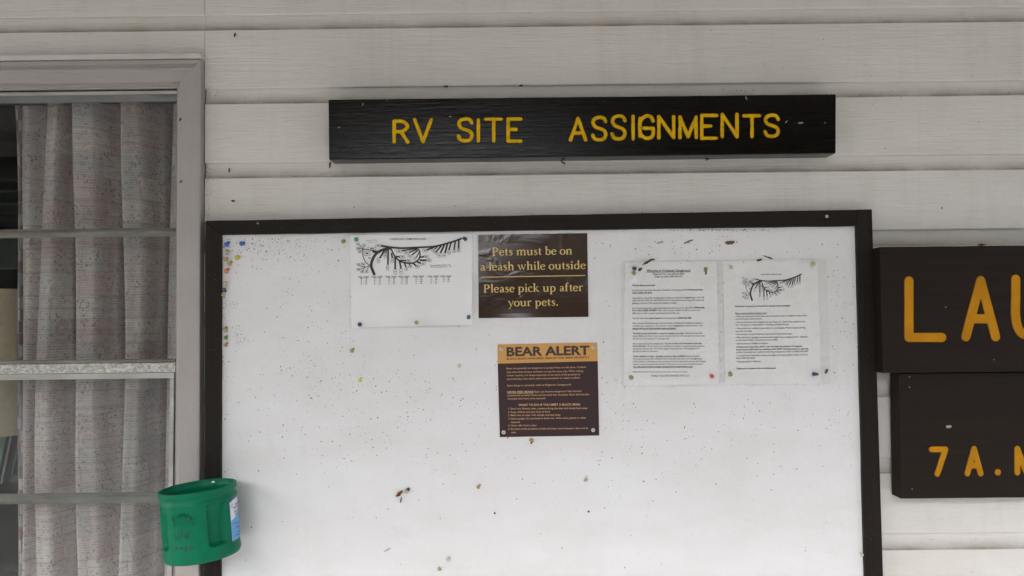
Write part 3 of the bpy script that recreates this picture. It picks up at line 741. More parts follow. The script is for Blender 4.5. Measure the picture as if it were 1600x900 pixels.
LET = [('R', 613, 640, 186.5, 225), ('V', 645, 677, 184, 224.5), ('S', 713.5, 741, 183, 223), ('I', 742.5, 752.5, 184.5, 223.5), ('T', 755.5, 786.5, 183.5, 223), ('E', 791, 816.5, 183, 223.5),
       ('A', 888.5, 918, 182.5, 221.5), ('S', 923, 950, 180.5, 221.5), ('S', 953.5, 980, 178.5, 220), ('I', 985, 993.5, 179, 220.5), ('G', 996.5, 1024, 178.5, 219), ('N', 1026.5, 1055.5, 179.5, 218), ('M', 1059.5, 1090.5, 180, 218),
       ('E', 1093.5, 1122.5, 177.5, 219), ('N', 1125.5, 1154.5, 176, 216.5), ('T', 1159.5, 1189.5, 178, 216), ('S', 1192.5, 1219.5, 177, 216)]
groove(rvp, [(box_letter(c, x0, x1, t, b, 5.8), 6.0) for c, x0, x1, t, b in LET], SY, .0032)
for i, (c, x0, x1, t, b) in enumerate(LET): letter(rv, box_letter(c, x0, x1, t, b, 5.8), 6.4, SY+.0032, .0019, M_YEL, i*7)
def chip(parent, px, py, y, s, ang, mtl=M_CHIP, name='paint_chip', asp=.35):
    c = P(px, py, y); m = MB(); r = random.Random(int(px*7+py)); n = 8
    vs = [Vector((c.x, y-.0007, c.z))]
    for i in range(n):
        a = 2*pi*i/n; k = r.uniform(.65, 1.2); u = s*cos(a)*k; v = s*asp*sin(a)*k
        vs.append(Vector((c.x+u*cos(ang)-v*sin(ang), y-.0001, c.z+u*sin(ang)+v*cos(ang))))
    m.add(vs, [(0, 1+i, 1+(i+1) % n) for i in range(n)]); return m.build(name, mtl, parent)
for a in ((567, 163, .004, 1.0), (530, 199, .004, .5), (703.5, 182, .0035, .3), (1166, 153, .0055, -1.3), (1229, 190, .004, .8), (1252, 192, .007, .1), (1289, 192, .0025, 1), (943, 158, .0012, 0), (990, 161, .001, 0), (605, 157, .0015, 0)):
    chip(rv, a[0], a[1], SY, a[2], a[3], asp=.3)
YL = -.066
la = empty('laundry_sign', (P(1560, 480, YL).x, -.03, P(1560, 582, YL).z), 'large dark brown wooden sign with ochre letters, upper of two at right', 'sign')
lap = slab('plank', wob((1375, 386), (2150, 377), 24, .25, 9)+[(2150, 575)]+wob((2150, 575), (1380, 583), 24, .25, 10)[1:], YL, -.026, M_SIGN, la, bevel=.0014)
slab('backing_strip', [(1371, 392), (1420, 392), (1420, 575), (1371, 575)], -.026, -.0085, M_FRAMEV, la)
WL_ = 14.5
LAT = (('L', 1413, 1479, 431.5, 534.5), ('A', 1502, 1563, 431, 533.5), ('U', 1580, 1642, 429, 532), ('N', 1664, 1728, 428, 531), ('D', 1750, 1812, 427, 530), ('R', 1834, 1896, 426, 529), ('Y', 1914, 1978, 425, 528))
groove(lap, [(box_letter(c, x0, x1, t, b, WL_), WL_) for c, x0, x1, t, b in LAT], YL, .0026)
for i, (c, x0, x1, t, b) in enumerate(LAT):
    letter(la, box_letter(c, x0, x1, t, b, WL_), WL_*1.1, YL+.0026, .0017, M_ORA, 100+i*5, .02, 2)
screw(1477.5, 480, YL, .0022, la, True, name='bolt'); screw(1553, 562, YL, .0014, la, True, name='bolt')
Y7 = -.050
s7 = empty('hours_sign', (P(1600, 680, Y7).x, -.01, P(1600, 778, Y7).z), 'dark brown wooden sign with small ochre lettering 7 A.M., lower of two at right', 'sign')
s7p = slab('plank', wob((1404.5, 583.5), (2150, 576), 24, .2, 11)+wob((2150, 772), (1407.5, 779.3), 24, .2, 12), Y7, -.0085, M_SIGN, s7, bevel=.0012)
W7 = 9.3
L7 = (('7', 1451, 1482, 697.5, 745), ('A', 1507, 1537, 696.5, 744.5), ('.', 1553.5, 1565, 733, 743), ('M', 1585, 1621, 696.5, 743), ('.', 1634, 1645, 732, 742))
groove(s7p, [(box_letter(c, x0, x1, t, b, W7 if c != '.' else 10), W7 if c != '.' else 10) for c, x0, x1, t, b in L7], Y7, .0024)
for i, (c, x0, x1, t, b) in enumerate(L7):
    wq = W7 if c != '.' else 10
    letter(s7, box_letter(c, x0, x1, t, b, wq), wq*1.1, Y7+.0024, .0016, M_ORA, 200+i*5, .03, 2)
chip(s7, 1482.5, 666.5, Y7, .0065, .08, plain('old_letter_trace', (.42, .33, .22), .8), 'paint_trace', .5)
for a in ((1421, 589), (1421, 605), (1425, 764)): screw(a[0], a[1], Y7, .0018, s7, True, name='nail_head')

# ------------------------------------------------------------------ paper notices and posters
def sheet(name, parent, pix, y, mtl, th=.0004, warp=0.0, nx=10, nz=10, curl=0.0):
    """slightly wavy sheet; pix = TL,TR,BR,BL"""
    TL, TR, BR, BL = [P(a, b, y) for a, b in pix]; vs = []; fs = []; r = random.Random(int(pix[0][0])); ph = [r.uniform(0, 6) for _ in range(4)]
    for j in range(nz+1):
        for i in range(nx+1):
            u, v = i/nx, j/nz; p = TL*(1-u)*(1-v)+TR*u*(1-v)+BR*u*v+BL*(1-u)*v
            d = warp*(sin(u*7+ph[0])*sin(v*5+ph[1])+1)*.5
            eu, ev = 4*u*(1-u), 4*v*(1-v)
            d += curl*(abs(2*v-1)**6*eu*(.6+.4*sin(u*9+ph[2]))*(1 if v > .5 else 0)+abs(2*u-1)**6*ev*(.6+.4*sin(v*8+ph[3]))*(1 if u > .5 else .4)*min(1, max(0, (v-.3)*2)))
            vs.append((p.x, y-d, p.z))
    for j in range(nz):
        for i in range(nx): a = j*(nx+1)+i; fs.append((a, a+1, a+nx+2, a+nx+1))
    nb = len(vs); vs += [(x, yy+th, z) for x, yy, z in vs]
    fs += [tuple(k+nb for k in reversed(f)) for f in fs]
    rim = [i for i in range(nx+1)]+[j*(nx+1)+nx for j in range(1, nz+1)]+[nz*(nx+1)+i for i in range(nx-1, -1, -1)]+[j*(nx+1) for j in range(nz-1, 0, -1)]
    for k in range(len(rim)): a, b = rim[k], rim[(k+1) % len(rim)]; fs.append((a, a+nb, b+nb, b))
    return build(name, vs, fs, mtl, parent, smooth=False)
PY = BY-.0012
# --- campground map drawing, in its own coordinates (those of a 1165 px wide crop)
MAPR = [([(345,180),(430,193),(520,200),(620,195),(740,190),(800,184),(880,164),(950,143),(1015,119)], 15),
 ([(430,200),(370,210),(310,242),(278,290),(264,340),(275,380),(293,422)], 22), ([(275,225),(320,232),(350,215)], 20),
 ([(195,208),(240,213),(290,222),(330,226)], 6), ([(197,210),(195,250),(205,290),(225,322),(258,345)], 6),
 ([(195,205),(168,172)], 5), ([(195,205),(160,200)], 4), ([(197,205),(207,182)], 4), ([(197,210),(175,226)], 4), ([(240,280),(262,283)], 7),
 ([(258,345),(225,356),(190,352),(160,338)], 5), ([(215,354),(180,372),(160,375)], 4), ([(210,352),(200,332)], 4), ([(215,356),(190,392)], 4), ([(245,350),(228,385)], 4),
 ([(430,205),(450,250),(480,290),(520,315),(580,325),(630,316),(662,285),(668,240),(650,205),(610,193)], 11),
 ([(380,212),(335,282)], 14), ([(392,212),(385,240)], 10), ([(405,208),(403,338)], 13), ([(432,240),(440,282)], 12), ([(463,272),(463,376)], 14), ([(498,300),(511,370)], 14),
 ([(540,322),(553,356)], 12), ([(575,325),(588,345)], 8), ([(610,325),(640,347)], 12), ([(645,312),(675,326)], 14), ([(665,300),(722,300)], 15), ([(668,275),(705,270)], 13), ([(465,270),(500,271)], 12), ([(490,302),(552,303)], 11),
 ([(640,202),(516,222)], 11), ([(645,208),(577,235)], 11), ([(650,218),(602,256)], 11), ([(660,235),(636,280)], 8), ([(790,190),(722,216)], 14), ([(815,184),(788,212)], 10), ([(845,180),(800,232)], 13), ([(870,172),(838,240)], 15),
 ([(895,165),(876,240)], 15), ([(925,156),(907,218)], 13), ([(960,145),(950,212)], 13), ([(990,135),(988,205)], 14)]
MAPB = [(322,178,40,20,0),(230,243,50,34,0),(270,204,66,24,0),(155,166,24,16,0),(205,174,26,16,0),(155,203,26,16,0),(168,230,22,16,0),(158,334,26,16,0),(195,330,26,16,0),(158,376,24,16,0),(190,395,24,16,0),(226,395,24,16,0),
 (325,302,22,38,-12),(381,262,20,36,0),(400,362,20,38,0),(439,300,20,36,0),(463,396,22,42,0),(511,394,22,40,0),(556,370,24,26,10),(588,350,24,20,10),(648,352,32,20,-18),(692,330,38,20,-5),(741,299,38,22,0),(719,268,36,20,5),(521,271,40,20,0),(572,304,40,20,0),
 (496,225,42,20,3),(556,238,40,20,5),(585,265,34,20,15),(625,288,18,28,-20),(709,221,36,20,8),(776,220,26,20,35),(800,238,28,18,30),(827,260,26,30,-20),(868,260,26,30,-20),(909,237,24,28,-20),(951,225,24,24,-10),(988,220,24,24,-5)]
def draw_map(f, kw, parent, y, boxes_w=2.2):
    mb = MB()
    for k, (pts, w) in enumerate(MAPR):
        q = [P(*f(*p), y-(k % 7)*2e-5) for p in curve(pts, 4) if True]
        flat_ribbon(mb, [(p.x, p.z) for p in q], w*kw/675, y-(k % 7)*2e-5)
    for k, (cx, cy, w, h, a) in enumerate(MAPB):
        ca, sa = cos(radians(a)), sin(radians(a))
        pts = [(cx+u*w/2*ca-v*h/2*sa, cy+u*w/2*sa+v*h/2*ca) for u, v in ((-1, -1), (1, -1), (1, 1), (-1, 1), (-1, -1))]
        yy = y-2e-4
        for i in range(4):
            q = [P(*f(*p), yy) for p in pts[i:i+2]]; flat_ribbon(mb, [(p.x, p.z) for p in q], boxes_w*kw/675, yy-i*1e-5)
        q = [P(*f(cx-w*.22*ca, cy), yy), P(*f(cx+w*.22*ca, cy), yy)]; flat_ribbon(mb, [(p.x, p.z) for p in q], min(h, w)*.32*kw/675, yy)
    o = mb.build('map_drawing', M_INK, parent); o['kind'] = 'stuff'; return o
S1 = 5.295; f1 = lambda x, y: (530+x/S1, 350+y/S1)
mp = empty('site_map_sheet', (P(643, 510, PY).x, PY, P(643, 510, PY).z), 'landscape paper sheet with a black campground map, pinned at the top left of the board', 'notice')
sheet('paper', mp, [(547.6, 367.3), (737, 364.5), (738.7, 507.5), (549.3, 512)], PY, M_PAPER, warp=.0012, curl=.0070, nx=24, nz=20)
TY = PY-.0016
draw_map(f1, 1/S1, mp, TY)
tb = MB()
put_text(tb, 'CREEKSIDE CAMPGROUND', f1(415, 133), f1(720, 131), 3.2, TY, .004)
put_text(tb, 'Tent Sites 120 lbs', f1(218, 140), f1(314, 137), 1.8, TY); put_text(tb, "max 12' x 12'", f1(236, 155), f1(312, 153), 1.8, TY)
put_text(tb, 'Camping shade sites 30\' - 40\'', f1(752, 346), f1(920, 342), 1.9, TY); put_text(tb, 'Otherwise shade sites 45\' - 50\'', f1(752, 360), f1(928, 357), 1.9, TY)
rng = random.Random(3)
for k, (cx, nrow) in enumerate(((200, 4), (312, 4), (430, 4), (535, 4), (655, 4), (778, 4), (882, 3))):
    put_text(tb, 'site#   length', f1(cx-46, 440-k), f1(cx+46, 439-k), 1.9, TY, .006); 
    a, b = P(*f1(cx-46, 443-k), TY), P(*f1(cx+46, 442-k), TY); flat_ribbon(tb, [(a.x, a.z), (b.x, b.z)], .0005, TY)
    for r_ in range(nrow):
        put_text(tb, '%d' % (k*4+r_+1), f1(cx-24, 455+r_*15-k), f1(cx-12, 455+r_*15-k), 1.8, TY, .008)
        put_text(tb, '-', f1(cx-3, 455+r_*15-k), f1(cx+3, 455+r_*15-k), 1.8, TY, .008)
        put_text(tb, '%d' % rng.choice((25, 30, 35, 40, 45, 50)), f1(cx+14, 455+r_*15-k), f1(cx+32, 455+r_*15-k), 1.8, TY, .008)
tb.build('printed_text', M_INK, mp)['kind'] = 'stuff'

pets = empty('pets_poster', (P(833, 496, PY).x, PY, P(833, 496, PY).z), 'laminated brown poster about keeping pets on a leash, at the top of the board', 'poster')
sheet('laminate', pets, [(747, 367), (917.5, 364.3), (919.5, 495), (748, 497)], PY, M_PETS, warp=.0006, curl=.0015, nx=24, nz=20)
PT = PY-.0010
tb = MB()
serif_text(tb, 'Pets must be on', (768.5, 399.6), (894.5, 397.5), 12.6, PT)
serif_text(tb, 'a leash while outside', (750, 423), (915.5, 420.2), 12.6, PT)
serif_text(tb, 'Please pick up after', (755, 457.3), (911.5, 454.7), 12.6, PT)
serif_text(tb, 'your pets.', (793.5, 478.7), (873, 477.6), 12.6, PT)
a, b = P(751, 433.2, PT), P(914.5, 430.4, PT); flat_ribbon(tb, [(a.x, a.z), (b.x, b.z)], 1.3/675, PT)
tb.build('printed_text', M_PETY, pets)['kind'] = 'stuff'

bear = empty('bear_alert_sign', (P(858, 682, PY).x, PY, P(858, 682, PY).z), 'square brown sign with an orange BEAR ALERT header screwed to the board', 'sign')
sheet('plate', bear, [(777.7, 568.2), (934, 564.2), (936.3, 680.5), (781, 683)], PY, M_BEAR, th=.001)
sheet('header', bear, [(777.2, 538.2), (933.2, 535.2), (933.9, 564.1), (777.7, 568.1)], PY-.0001, M_BEARO, th=.001)
S3 = 5.622; f3 = lambda x, y: (770+x/S3, 530+y/S3)
BT = PY-.0005
tb = MB(); put_text(tb, 'BEAR ALERT', f3(122, 148), f3(850, 134), 14.2, BT, .035)
put_text(tb, 'BLACK BEARS HAVE BEEN SEEN IN THIS AREA RECENTLY', f3(122, 181), f3(850, 167), 3.1, BT, .02); tb.build('header_text', M_BEARD, bear)
tb = MB()
for s, x0, y0, x1, y1, bo in (
 ('Bears are generally not dangerous to people if they are left alone. Conflicts', 122, 264, 820, 252, 0), ('may arise when humans and bears occupy the same area. When visiting', 122, 296, 795, 286, 0),
 ('in bear country, it is always important to be aware of the potential of', 124, 326, 770, 316, 0), ('encountering a bear and to take every precaution to reduce conflicts.', 124, 357, 768, 345, 0),
 ('Some things to remember while at Ridgecrest Campground:', 126, 415, 690, 405, 0), ('NEVER FEED BEARS!', 127, 474, 358, 470, .03), ('Bears can become dangerous if they become', 366, 469, 780, 462, 0),
 ('accustomed to human foods and lose their fear of people. Bears that lose fear', 127, 501, 850, 491, 0), ('of people often have to be removed.', 130, 530, 463, 526, 0),
 ('WHAT TO DO IF YOU MEET A BLACK BEAR:', 225, 586, 770, 581, .03),
 ("1. Don't run. Remain calm, continue facing the bear and slowly back away.", 135, 618, 835, 612, 0), ('2. Keep children and pets close at hand.', 135, 648, 505, 643, 0), ('3. Make lots of noise. Yell, whistle and back away.', 135, 676, 598, 671, 0),
 ('4. Stand upright. Do not kneel or bend over. Wave arms, jackets or other', 136, 706, 822, 697, 0), ('material.', 158, 736, 242, 735, 0), ('5. Never offer food to bear.', 137, 766, 388, 763, 0),
 ('6. Be aware of the presence of cubs and never come between a bear and its', 137, 796, 837, 788, 0), ('cubs.', 160, 826, 206, 825, 0)):
    put_text(tb, s, f3(x0, y0), f3(x1, y1), 2.9 if not bo else 3.2, BT, .010+bo*.7)
a, b = P(*f3(127, 479), BT), P(*f3(358, 475), BT); flat_ribbon(tb, [(a.x, a.z), (b.x, b.z)], .0006, BT-1e-5)
tb.build('printed_text', M_BEART, bear)['kind'] = 'stuff'
for x, y in ((783.5, 545), (927.5, 542.5), (787, 675.5), (926.8, 672)): screw(x, y, PY-.0012, .0046, bear, rot=random.uniform(0, 1.5))

S4 = 8.183; f4 = lambda x, y: (960+x/S4, 400+y/S4); f5 = lambda x, y: (960+x/S4, 500+y/S4)
wel = empty('welcome_letter', (P(1049, 604, PY).x, PY, P(1049, 604, PY).z), 'typed welcome page in a clear plastic sleeve, left of the pair on the board', 'notice')
sheet('paper', wel, [(976, 409.5), (1119.5, 408), (1123.5, 600.5), (975, 602)], PY-.0002, M_PAPER, warp=.0008, curl=.0026, nx=20, nz=20)
sheet('plastic_sleeve', wel, [(970, 408), (1127, 405.5), (1129.5, 604), (971, 604.5)], PY-.0034, M_FILM, th=.0003, warp=.0014, curl=.006, nx=26, nz=30)
WT_ = PY-.0018
tb = MB(); put_text(tb, 'Welcome to Creekside Campground', f4(415, 204), f4(975, 199), 4.1, WT_, .012, .25)
a, b = P(*f4(415, 209), WT_), P(*f4(975, 203), WT_); flat_ribbon(tb, [(a.x, a.z), (b.x, b.z)], .0007, WT_)
for s, x0, y0, x1, y1, bo, ff in (
 ('Ridgecrest Front desk (828) 669-8022', 492, 240, 892, 238, 0, f4), ('Ridgecrest Safety (828) 808-2172', 518, 273, 868, 270, 0, f4), ('We are glad you are here!', 228, 385, 520, 384, 1, f4),
 ("If you do not know what site you're reservation is for please call the", 228, 448, 940, 441, 0, f4), ('Ridgecrest front', 948, 441, 1132, 440, 1, f4), ('desk at (828) 669-8022.', 228, 482, 485, 480, 1, f4),
 ('Attached is a map of the campground to help you locate your assigned space. You will', 230, 548, 1145, 537, 0, f4), ('notice that the traffic through the RV section is intended to be one-way. This helps with', 230, 578, 1148, 571, 0, f4), ('getting in and out of RV spaces and keeping it simple.', 230, 612, 798, 607, 0, f4),
 ('If you have any questions about getting parked and set up you can call the', 230, 676, 1025, 670, 0, f4), ('Ridgecrest', 1032, 669, 1152, 667, 1, f4), ('front desk at (828) 669-8022.', 230, 706, 545, 704, 1, f4), ('This is also the best number to call if you have any', 553, 704, 1098, 700, 0, f4), ('difficulties or need to report something that is broken, etc.', 230, 740, 835, 738, 0, f4),
 ('You can also send a', 230, 805, 445, 804, 0, f4), ('text message', 450, 804, 605, 803, 1, f4), ('to the front desk at', 612, 803, 815, 802, 0, f4), ('(828) 548-1888.', 820, 802, 988, 801, 1, f4),
 ('After you get parked please go to the front desk at Ridgecrest Conference Center to', 230, 50, 1126, 46, 0, f5), ('complete your registration. You will also receive a', 232, 84, 760, 82, 0, f5), ('keycard', 768, 82, 850, 82, 1, f5), ('from the front desk. Your', 856, 82, 1128, 79, 0, f5), ('keycard will get you into the bath house and laundry.', 230, 118, 790, 116, 1, f5),
 ('The bath house and laundry is here for campers use only.', 232, 181, 888, 178, 1, f5), ('The doors must stay', 900, 178, 1120, 176, 0, f5), ('closed. Make sure not to misplace your keycard and do not let people into these areas', 232, 213, 1153, 210, 0, f5), ('that are not also staying at the campground.', 232, 247, 702, 245, 0, f5),
 ('We do have wi-fi at the campground.', 234, 312, 630, 310, 0, f5), ('You can get the wi-fi information from the', 638, 310, 1114, 307, 1, f5), ('front desk also.', 234, 343, 408, 342, 1, f5), ('You are free to set up dishes for television reception but be careful to', 418, 343, 1153, 341, 0, f5), ('secure any wires so they will not be caught in lawn mowers. The campground is', 234, 376, 1087, 374, 0, f5), ('typically mowed on Saturdays.', 234, 410, 556, 408, 0, f5),
 ('Trash collection is daily - typically around or after 2:00PM.', 238, 474, 900, 472, 1, f5), ('Please do avoid', 908, 472, 1080, 470, 0, f5), ('throwing trash away after collection time. Food trash left in the cans overnight does', 236, 506, 1120, 503, 0, f5), ('attract critters, including raccoons, possums, and the occasional black bear. All of these', 238, 540, 1168, 538, 0, f5), ('make a mess but are generally harmless if they are not surprised or feel threatened.', 238, 573, 1130, 571, 0, f5), ('Any wild animal should be treated cautiously and not approached or fed.', 238, 607, 1003, 605, 1, f5),
 ('Please let us know of any concerns you have while you are here!', 238, 670, 932, 670, 0, f5)):
    put_text(tb, s, ff(x0, y0), ff(x1, y1), 2.45, WT_, .011+.02*bo)
put_text(tb, 'THANK YOU FOR STAYING WITH US!', f5(468, 726), f5(958, 724), 3.2, WT_, .008, .25)
for (q0, q1) in ((f5(230, 123), f5(790, 120)), (f5(238, 612), f5(1003, 609))):
    a, b = P(*q0, WT_), P(*q1, WT_); flat_ribbon(tb, [(a.x, a.z), (b.x, b.z)], .0005, WT_)
tb.build('printed_text', M_INK, wel)['kind'] = 'stuff'

S7 = 6.922; f6 = lambda x, y: (1120+x/S4, 395+y/S4); f7 = lambda x, y: (1120+x/S7, 480+y/S7)
rul = empty('rules_page', (P(1206, 600, PY).x, PY, P(1206, 600, PY).z), 'typed rules page with a small map in a clear sleeve, right of the pair', 'notice')
sheet('paper', rul, [(1129.3, 407.5), (1277, 405.8), (1282.8, 599.5), (1132.5, 600.5)], PY-.0002, M_PAPER, warp=.0008, curl=.0026, nx=20, nz=20)
sheet('plastic_sleeve', rul, [(1128, 406.5), (1291, 404), (1297, 600), (1131, 602)], PY-.0036, M_FILM, th=.0003, warp=.0014, curl=.006, nx=26, nz=30)
f8 = lambda x, y: f6(500+(x-345)*.873, 340+(y-180)*1.13)
draw_map(f8, 1/8.6, rul, WT_, 2.0)
tb = MB(); put_text(tb, 'CREEKSIDE CAMPGROUND', f6(562, 285), f6(828, 282), 1.9, WT_, .006); put_text(tb, 'Welcome, we hope your stay will be pleasant and meaningful!', f6(232, 694), f6(940, 684), 2.4, WT_, .024)
for s, x0, y0, x1, y1, bo in (
 ('Please read and observe these rules:', 200, 75, 542, 70, 0), ('• Place the water and electric lines near the motor home or camper so they will be', 202, 108, 978, 97, 0), ('out of the way of lawn mowers.', 202, 135, 493, 131, 0),
 ('• Pets are allowed in the campground only if kept on a leash when outside of the', 202, 172, 958, 162, 0), ('tent. The owner is responsible for cleaning up behind the pet.', 202, 199, 782, 192, 0), ('• Please park your vehicle on pavement, not on the grass. There is extra parking', 202, 237, 955, 228, 0), ('near the rest area.', 203, 267, 382, 264, 0),
 ('• Please help us keep the laundry room and the bath house clean.', 203, 301, 818, 294, 0), ('• Place all trash in garbage cans located throughout the campground for collection,', 203, 335, 988, 327, 0), ('no later than 2:00pm to avoid attracting wildlife.', 204, 364, 662, 359, 0), ('• Quiet times are 10:00pm to 8:00am.', 205, 402, 558, 398, 0),
 ('• If there is an emergency, call 911 and give them the address of Creekside', 206, 438, 922, 429, 1), ('Campground at 200 Yates Ave. Ridgecrest NC 28770. Tell them the RV or tent site', 206, 467, 990, 457, 1), ('number. If possible also notify the following emergency number at (828) 669-3669', 206, 495, 988, 484, 0),
 ('• To report any maintenance issues you might encounter, please contact the front', 207, 530, 985, 521, 0), ('desk at 828-669-8022.', 208, 558, 418, 556, 0), ('• Checkout time is 10:00 a.m.', 208, 597, 480, 593, 0), ('Thank you for staying with us at Ridgecrest!', 210, 672, 640, 666, 1)):
    put_text(tb, s, f7(x0, y0), f7(x1, y1), 2.5, WT_, .011+.02*bo)
a, b = P(*f7(200, 79), WT_), P(*f7(542, 74), WT_); flat_ribbon(tb, [(a.x, a.z), (b.x, b.z)], .0005, WT_)
tb.build('printed_text', M_INK, rul)['kind'] = 'stuff'

# ------------------------------------------------------------------ push pins, one object each
def pin_mesh(mtl, s, tilt, az, seed):
    prof = [(0, 0), (.0042, 0), (.0044, .0006), (.0040, .0012), (.0024, .0018), (.0021, .0060), (.0030, .0072), (.0048, .0082), (.0050, .0095), (.0046, .0103), (.0025, .0106), (0, .0106)]
    n = 16; vs = []; fs = []
    M = Matrix.Rotation(az, 3, 'Y') @ Matrix.Rotation(tilt, 3, 'X')
    for r, h in prof:
        for i in range(n): a = 2*pi*i/n; vs.append(M @ Vector((r*cos(a)*s, -h*s, r*sin(a)*s)))
    for k in range(len(prof)-1):
        for i in range(n): fs.append((k*n+i, k*n+(i+1) % n, (k+1)*n+(i+1) % n, (k+1)*n+i))
    return vs, fs
PINS = [
 (353, 382, 'blue', 1.05, 'blue push pin at the upper left inner corner of the board frame'), (377, 380.5, 'blue', 1.0, 'blue push pin flecked white, right of the corner blue pin'),
 (355, 393, 'clear', 1.0, 'clear yellowed push pin just under the corner blue pin'), (369.5, 402.5, 'yellow', 1.0, 'mustard yellow push pin right of the tan pair near the left frame'),
 (352.5, 405, 'tan', .95, 'tan push pin, upper of the touching tan pair near the left frame'), (357.5, 412, 'tan', 1.0, 'tan push pin, lower of the touching tan pair near the left frame'),
 (353, 423.5, 'orange', .95, 'orange push pin near the left frame'), (351.5, 443, 'clear', .9, 'dirty broken clear push pin above the dark blue one by the left frame'),
 (350, 453, 'dark_blue', .9, 'dark blue push pin beside the left frame'), (347, 460, 'clear', .8, 'small clear push pin on the frame edge below the dark blue pin'),
 (351.5, 515.5, 'tan', 1.0, 'tan push pin above the dark green one by the left frame'), (352, 528, 'leaf', .85, 'dark green push pin by the left frame'), (352, 539, 'tan', .9, 'tan push pin below the dark green one by the left frame'),
 (536, 377.5, 'pale_green', .85, 'pale green push pin left of the campground map'), (556.5, 374, 'green', .95, 'bright green push pin at the top left of the campground map'),
 (727, 373.5, 'dark_blue', .85, 'dark blue push pin at the top right of the campground map'), (732, 496, 'teal', .85, 'grey teal push pin at the bottom right of the campground map'),
 (650.5, 504, 'tan', .85, 'tan push pin at the bottom middle of the campground map'), (562, 507, 'purple', .95, 'broken purple push pin at the bottom left of the campground map'),
 (549.5, 548.5, 'tan', .85, 'chipped tan push pin on bare board below the campground map'), (562, 594.5, 'lime', .85, 'bright yellow push pin on bare board below the campground map'),
 (717.5, 572, 'white', .8, 'chipped pale push pin left of the bear alert sign'), (830, 687.5, 'tan', .85, 'tan push pin right under the bear alert sign'),
 (747, 761.5, 'tan', .85, 'tan push pin alone on bare board right of the dead leaf'), (916, 749.5, 'clear', .85, 'clear push pin alone on bare board below and right of the bear alert sign'),
 (699.5, 874.5, 'white', .9, 'clear yellow push pin at the bottom of the picture, above the green one'), (686, 889, 'pale_green', .8, 'pale green push pin at the bottom of the picture'),
 (634, 768.5, 'clear', .9, 'clear push pin holding a scrap of dead leaf on bare board'),
 (992, 419.5, 'purple', .85, 'purple push pin at the top left of the welcome letter'), (991, 427, 'tan', .85, 'brownish tan push pin below the purple one on the welcome letter'),
 (1103, 420, 'pale_green', .85, 'green push pin at the top right of the welcome letter'), (986.7, 590, 'tan', .9, 'tan push pin at the bottom left of the welcome letter'),
 (1113.3, 588, 'red', .85, 'red push pin at the bottom right of the welcome letter'), (1143, 418, 'clear', .8, 'pale clear push pin at the top left of the rules page'),
 (1272, 413, 'clear', .85, 'pale clear push pin at the top right of the rules page'), (1142, 585.5, 'pale_green', .9, 'green push pin at the bottom left of the rules page'),
 (1272.5, 584.8, 'purple', .75, 'dark purple push pin at the bottom right of the rules page, left of two'), (1277.5, 585, 'purple', .6, 'smaller dark purple push pin touching its twin at the rules page corner'),
 (1347.5, 868, 'white', .8, 'pale push pin at the inner edge of the right frame stile'), (773, 802, 'brown', .45, 'tiny rust brown pin stub low on the bare board'), (920, 799.5, 'black', .42, 'tiny black pin stub low on the bare board')]
for i, (px, py, c, s, lab) in enumerate(PINS):
    y = BY-.0002
    if 'letter' in lab or 'rules' in lab: y = PY-.0056
    elif 'map' in lab and 'left of' not in lab and 'below' not in lab: y = PY-.0016
    if px in (347, 1347.5): y = BY-.0002
    r = random.Random(i); tl = r.uniform(.1, .55); az = r.uniform(-.9, .9)+(pi if r.random() < .3 else 0)
    s *= 1.08
    vs, fs = pin_mesh(None, s, tl, az, i)
    tip = (Matrix.Rotation(az, 3, 'Y') @ Matrix.Rotation(tl, 3, 'X')) @ Vector((0, -.0095*s, 0))
    c0 = P(px, py, y+tip.y); base = Vector((c0.x-tip.x, y, c0.z-tip.z))
    o = build('push_pin', [v+base for v in vs], fs, MPIN[c], origin=base, smooth=True)
    # sink the tilted base so that no gap shows
    o.location.y += .0020*s if tl > .3 else .0008
    tag(o, lab, 'push pin', 'push pins on the notice board')

# ------------------------------------------------------------------ dirt: countless specks
def blob(mb, c, s, rnd, asp=1.0, ang=0.0, h=.35, n=6):
    vs = [Vector((c.x+rnd.uniform(-.2, .2)*s, c.y-h*s, c.z))]
    for i in range(n):
        a = 2*pi*i/n; k = rnd.uniform(.55, 1.2); u = s*cos(a)*k; v = s*asp*sin(a)*k
        vs.append(Vector((c.x+u*cos(ang)-v*sin(ang), c.y+.0001, c.z+u*sin(ang)+v*cos(ang))))
    mb.add(vs, [(0, 1+i, 1+(i+1) % n) for i in range(n)])
def specks(name, n, dist, y, smin, smax, mtl, seed, label, cat='dirt'):
    rnd = random.Random(seed); mb = MB()
    for _ in range(n):
        px, py = dist(rnd)
        s = smin*(smax/smin)**(rnd.random()**2.6)
        if rnd.random() < .08: blob(mb, P(px, py, y), s*1.6, rnd, .3, rnd.uniform(0, 3))
        else: blob(mb, P(px, py, y), s, rnd, rnd.uniform(.5, 1), rnd.uniform(0, 3))
    o = mb.build(name, mtl); tag(o, label, cat, kind='stuff'); return o
